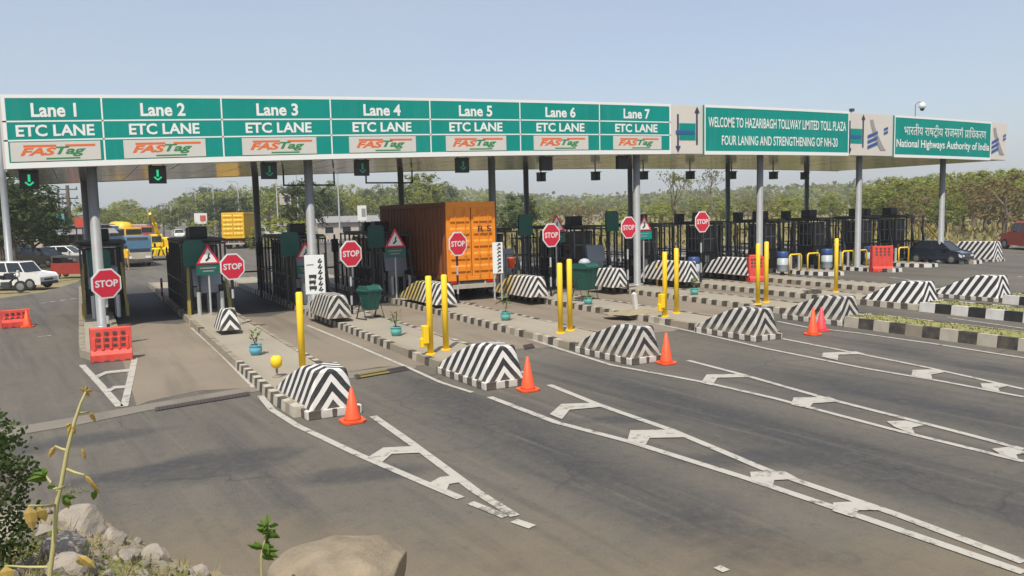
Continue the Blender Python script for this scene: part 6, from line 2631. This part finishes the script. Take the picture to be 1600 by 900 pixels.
# boulder at the bottom of the view
yb = 5.35
c = on(533, 845, yb)
o = bpy.data.objects.new('boulder', rock_mesh(41, 1.0, 1.0, 4, .18))
o.data.materials.append(MT['boulder'])
for v_ in o.data.vertices:                        # broad flat top falling away on one flank
    v_.co.z = v_.co.z if v_.co.z < .5 else .5 + (v_.co.z - .5) * .45 + .05 * mnoise.noise(v_.co * 3)
COL.objects.link(o)
o.scale = (.56, .50, .55)
o.location = (c.x + .01, yb + .1, c.z - .47)
o.data.polygons.foreach_set('use_smooth', [True] * len(o.data.polygons))
tag(o, 'large flat topped sandstone boulder at the road edge', 'boulder')


def leaf(mb, base, tip, w, droop=0.0):
    base, tip = Vector(base), Vector(tip)
    d = tip - base
    s = d.cross(Vector((.2, 1, .3))).normalized() * w
    m1, m2 = base.lerp(tip, .3) + Vector((0, 0, droop)), base.lerp(tip, .65) + Vector((0, 0, droop))
    f = Vector((0, -.012, .006))
    mb.add([base, m1 + s, m1 + f, m1 - s, m2 + s * .85, m2 + f, m2 - s * .85, tip], [(0, 1, 2), (0, 2, 3), (1, 4, 5, 2), (2, 5, 6, 3), (4, 7, 5), (5, 7, 6)])


# tall yellow weed close to the camera
yw = 3.5
foot = on(76, 915, yw)
foot = Vector((foot.x, foot.y, foot.z))
gz = bank_h(foot.x, yw)
wt = thing('tall_weed', 'tall dry weed with a bare yellow stalk and a few drooping leaves', 'plant', (foot.x, yw, gz - .03))
org = Vector((foot.x, yw, gz - .03))


def W_(u, v, dy=0.0):
    return on(u, v, yw + dy) - org


st = [Vector((0, 0, 0)), W_(78, 895), W_(84, 850), W_(88, 790), W_(96, 755), W_(105, 705), W_(116, 660), (W_(126, 630)), W_(134, 612)]
mb = MB()
mb.tube(st, [.0095, .0095, .009, .0085, .008, .0075, .0065, .005, .003], 8)
mb.build('stalk', MT['stalk'], wt, smooth=True)
BR = [((88, 789), (45, 790)), ((79, 886), (8, 884)), ((107, 704), (86, 697)), ((104, 733), (132, 742)), ((120, 646), (140, 643)), ((92, 768), (72, 744)), ((101, 760), (84, 764))]
mb = MB()
for k, (a, b) in enumerate(BR):
    dy = (-.1, .12, .05, -.06, .08, .1, -.05)[k]
    mb.tube([W_(*a), W_((a[0] + b[0]) / 2, (a[1] + b[1]) / 2 + 1, dy / 2), W_(*b, dy)], [.006, .005, .004], 6)
mb.build('branches', MT['stalk'], wt, smooth=True)
LV = [((45, 790), (52, 830), .026), ((60, 792), (72, 815), .022), ((8, 884), (14, 915), .03), ((86, 697), (76, 716), .012), ((132, 742), (150, 762), .011), ((140, 752), (157, 772), .010), ((140, 643), (150, 661), .010),
      ((133, 612), (122, 606), .008), ((133, 612), (146, 610), .008), ((134, 612), (140, 620), .008), ((134, 612), (136, 602), .007), ((112, 662), (102, 668), .012), ((112, 662), (106, 682), .011), ((113, 664), (118, 680), .010),
      ((128, 700), (134, 720), .009), ((122, 870), (132, 885), .02), ((122, 868), (150, 888), .022), ((100, 778), (108, 795), .016)]
mb = MB()
for (a, b, w) in LV:
    leaf(mb, W_(*a), W_(*b, random.uniform(-.03, .03)), w * .9)
mb.build('dry_leaves', MT['leaf_yellow'], wt)
mb = MB()
for (a, b, w) in (((72, 744), (58, 752), .018), ((72, 744), (50, 740), .016), ((72, 744), (66, 730), .015), ((72, 744), (40, 752), .015), ((84, 764), (76, 758), .015), ((148, 765), (146, 782), .012), ((96, 778), (112, 790), .016), ((96, 776), (120, 778), .014)):
    leaf(mb, W_(*a), W_(*b, random.uniform(-.03, .03)), w)
mb.build('green_leaves', MT['leaf_plant'], wt)

# small leafy plant beside the boulder
yp = 5.0
p = on(404, 905, yp)
gp = bank_h(p.x, yp)
pt = thing('leafy_weed', 'small bright green weed growing left of the boulder', 'plant', (p.x, yp, gp - .02))
org2 = Vector((p.x, yp, gp - .02))
mb = MB()
T2 = [Vector((0, 0, 0)), on(408, 870, yp) - org2, on(416, 835, yp) - org2, on(421, 818, yp) - org2]
mb.tube(T2, [.008, .007, .005, .003], 6)
mb.build('stem', MT['stalk'], pt)
mb = MB()
rr2 = random.Random(6)
for k in range(46):
    q = rr2.uniform(.1, 1)
    a = T2[min(2, int(q * 3))].lerp(T2[min(3, int(q * 3) + 1)], (q * 3) % 1)
    ang = rr2.uniform(0, 6.28)
    L = rr2.uniform(.05, .11) * (1.15 - q * .4)
    leaf(mb, a, a + Vector((math.cos(ang) * L, math.sin(ang) * L, rr2.uniform(-.06, .05))), .022)
mb.build('leaves', MT['leaf_plant'], pt)

# dark bush at the left edge
yb2 = 7.2
c = on(-60, 755, yb2)
gb = bank_h(c.x, yb2)
bt2 = thing('thorn_bush', 'dark dense bush at the edge of the road above the rubble', 'bush', (c.x, yb2, gb))
mb = MB()
rb = random.Random(31)
for k in range(9):
    a = rb.uniform(0, 6.28)
    mb.tube([(0, 0, 0), (math.cos(a) * .2, math.sin(a) * .2, .5), (math.cos(a) * .45, math.sin(a) * .4, rb.uniform(.8, 1.15))], [.03, .02, .006], 6)
mb.build('branches', MT['bark'], bt2)
mb = MB()
HB = on(-20, 655, yb2).z - gb
for k in range(170):
    z = rb.uniform(.05, 1.0)
    rad = .43 * math.sqrt(max(.05, 1 - ((z - .5) / .6) ** 2))
    a = rb.uniform(0, 6.28)
    q = rad * math.sqrt(rb.random())
    cc = Vector((q * math.cos(a) + .05, q * math.sin(a), z * HB))
    for j in range(18):
        d = Vector((rb.gauss(0, 1), rb.gauss(0, 1), rb.gauss(0, 1))).normalized() * rb.uniform(.02, .11)
        b0 = cc + d
        dd = Vector((rb.gauss(0, 1), rb.gauss(0, 1), rb.gauss(.2, .8))).normalized() * rb.uniform(.03, .055)
        s = dd.cross(Vector((.3, 1, .2))).normalized() * .014
        mb.add([b0, b0 + dd * .5 + s, b0 + dd, b0 + dd * .5 - s], [(0, 1, 2, 3)])
mb.build('foliage', MT['leaf_dark'], bt2)


# ================================================================== DUSTY AIR
mb = MB()
mb.box(-520, 900, -70, 960, -1.06, 24)
hz_ = mb.build('haze', [])
hz_['kind'] = 'stuff'
m = bpy.data.materials.new('dusty_air')
m.use_nodes = True
t = m.node_tree
t.nodes.remove(t.nodes['Principled BSDF'])
pv = t.nodes.new('ShaderNodeVolumePrincipled')
pv.inputs['Color'].default_value = (0.86, 0.90, 0.96, 1)
pv.inputs['Density'].default_value = 0.0005
pv.inputs['Anisotropy'].default_value = 0.0
t.links.new(pv.outputs[0], t.nodes['Material Output'].inputs['Volume'])
hz_.data.materials.append(m)
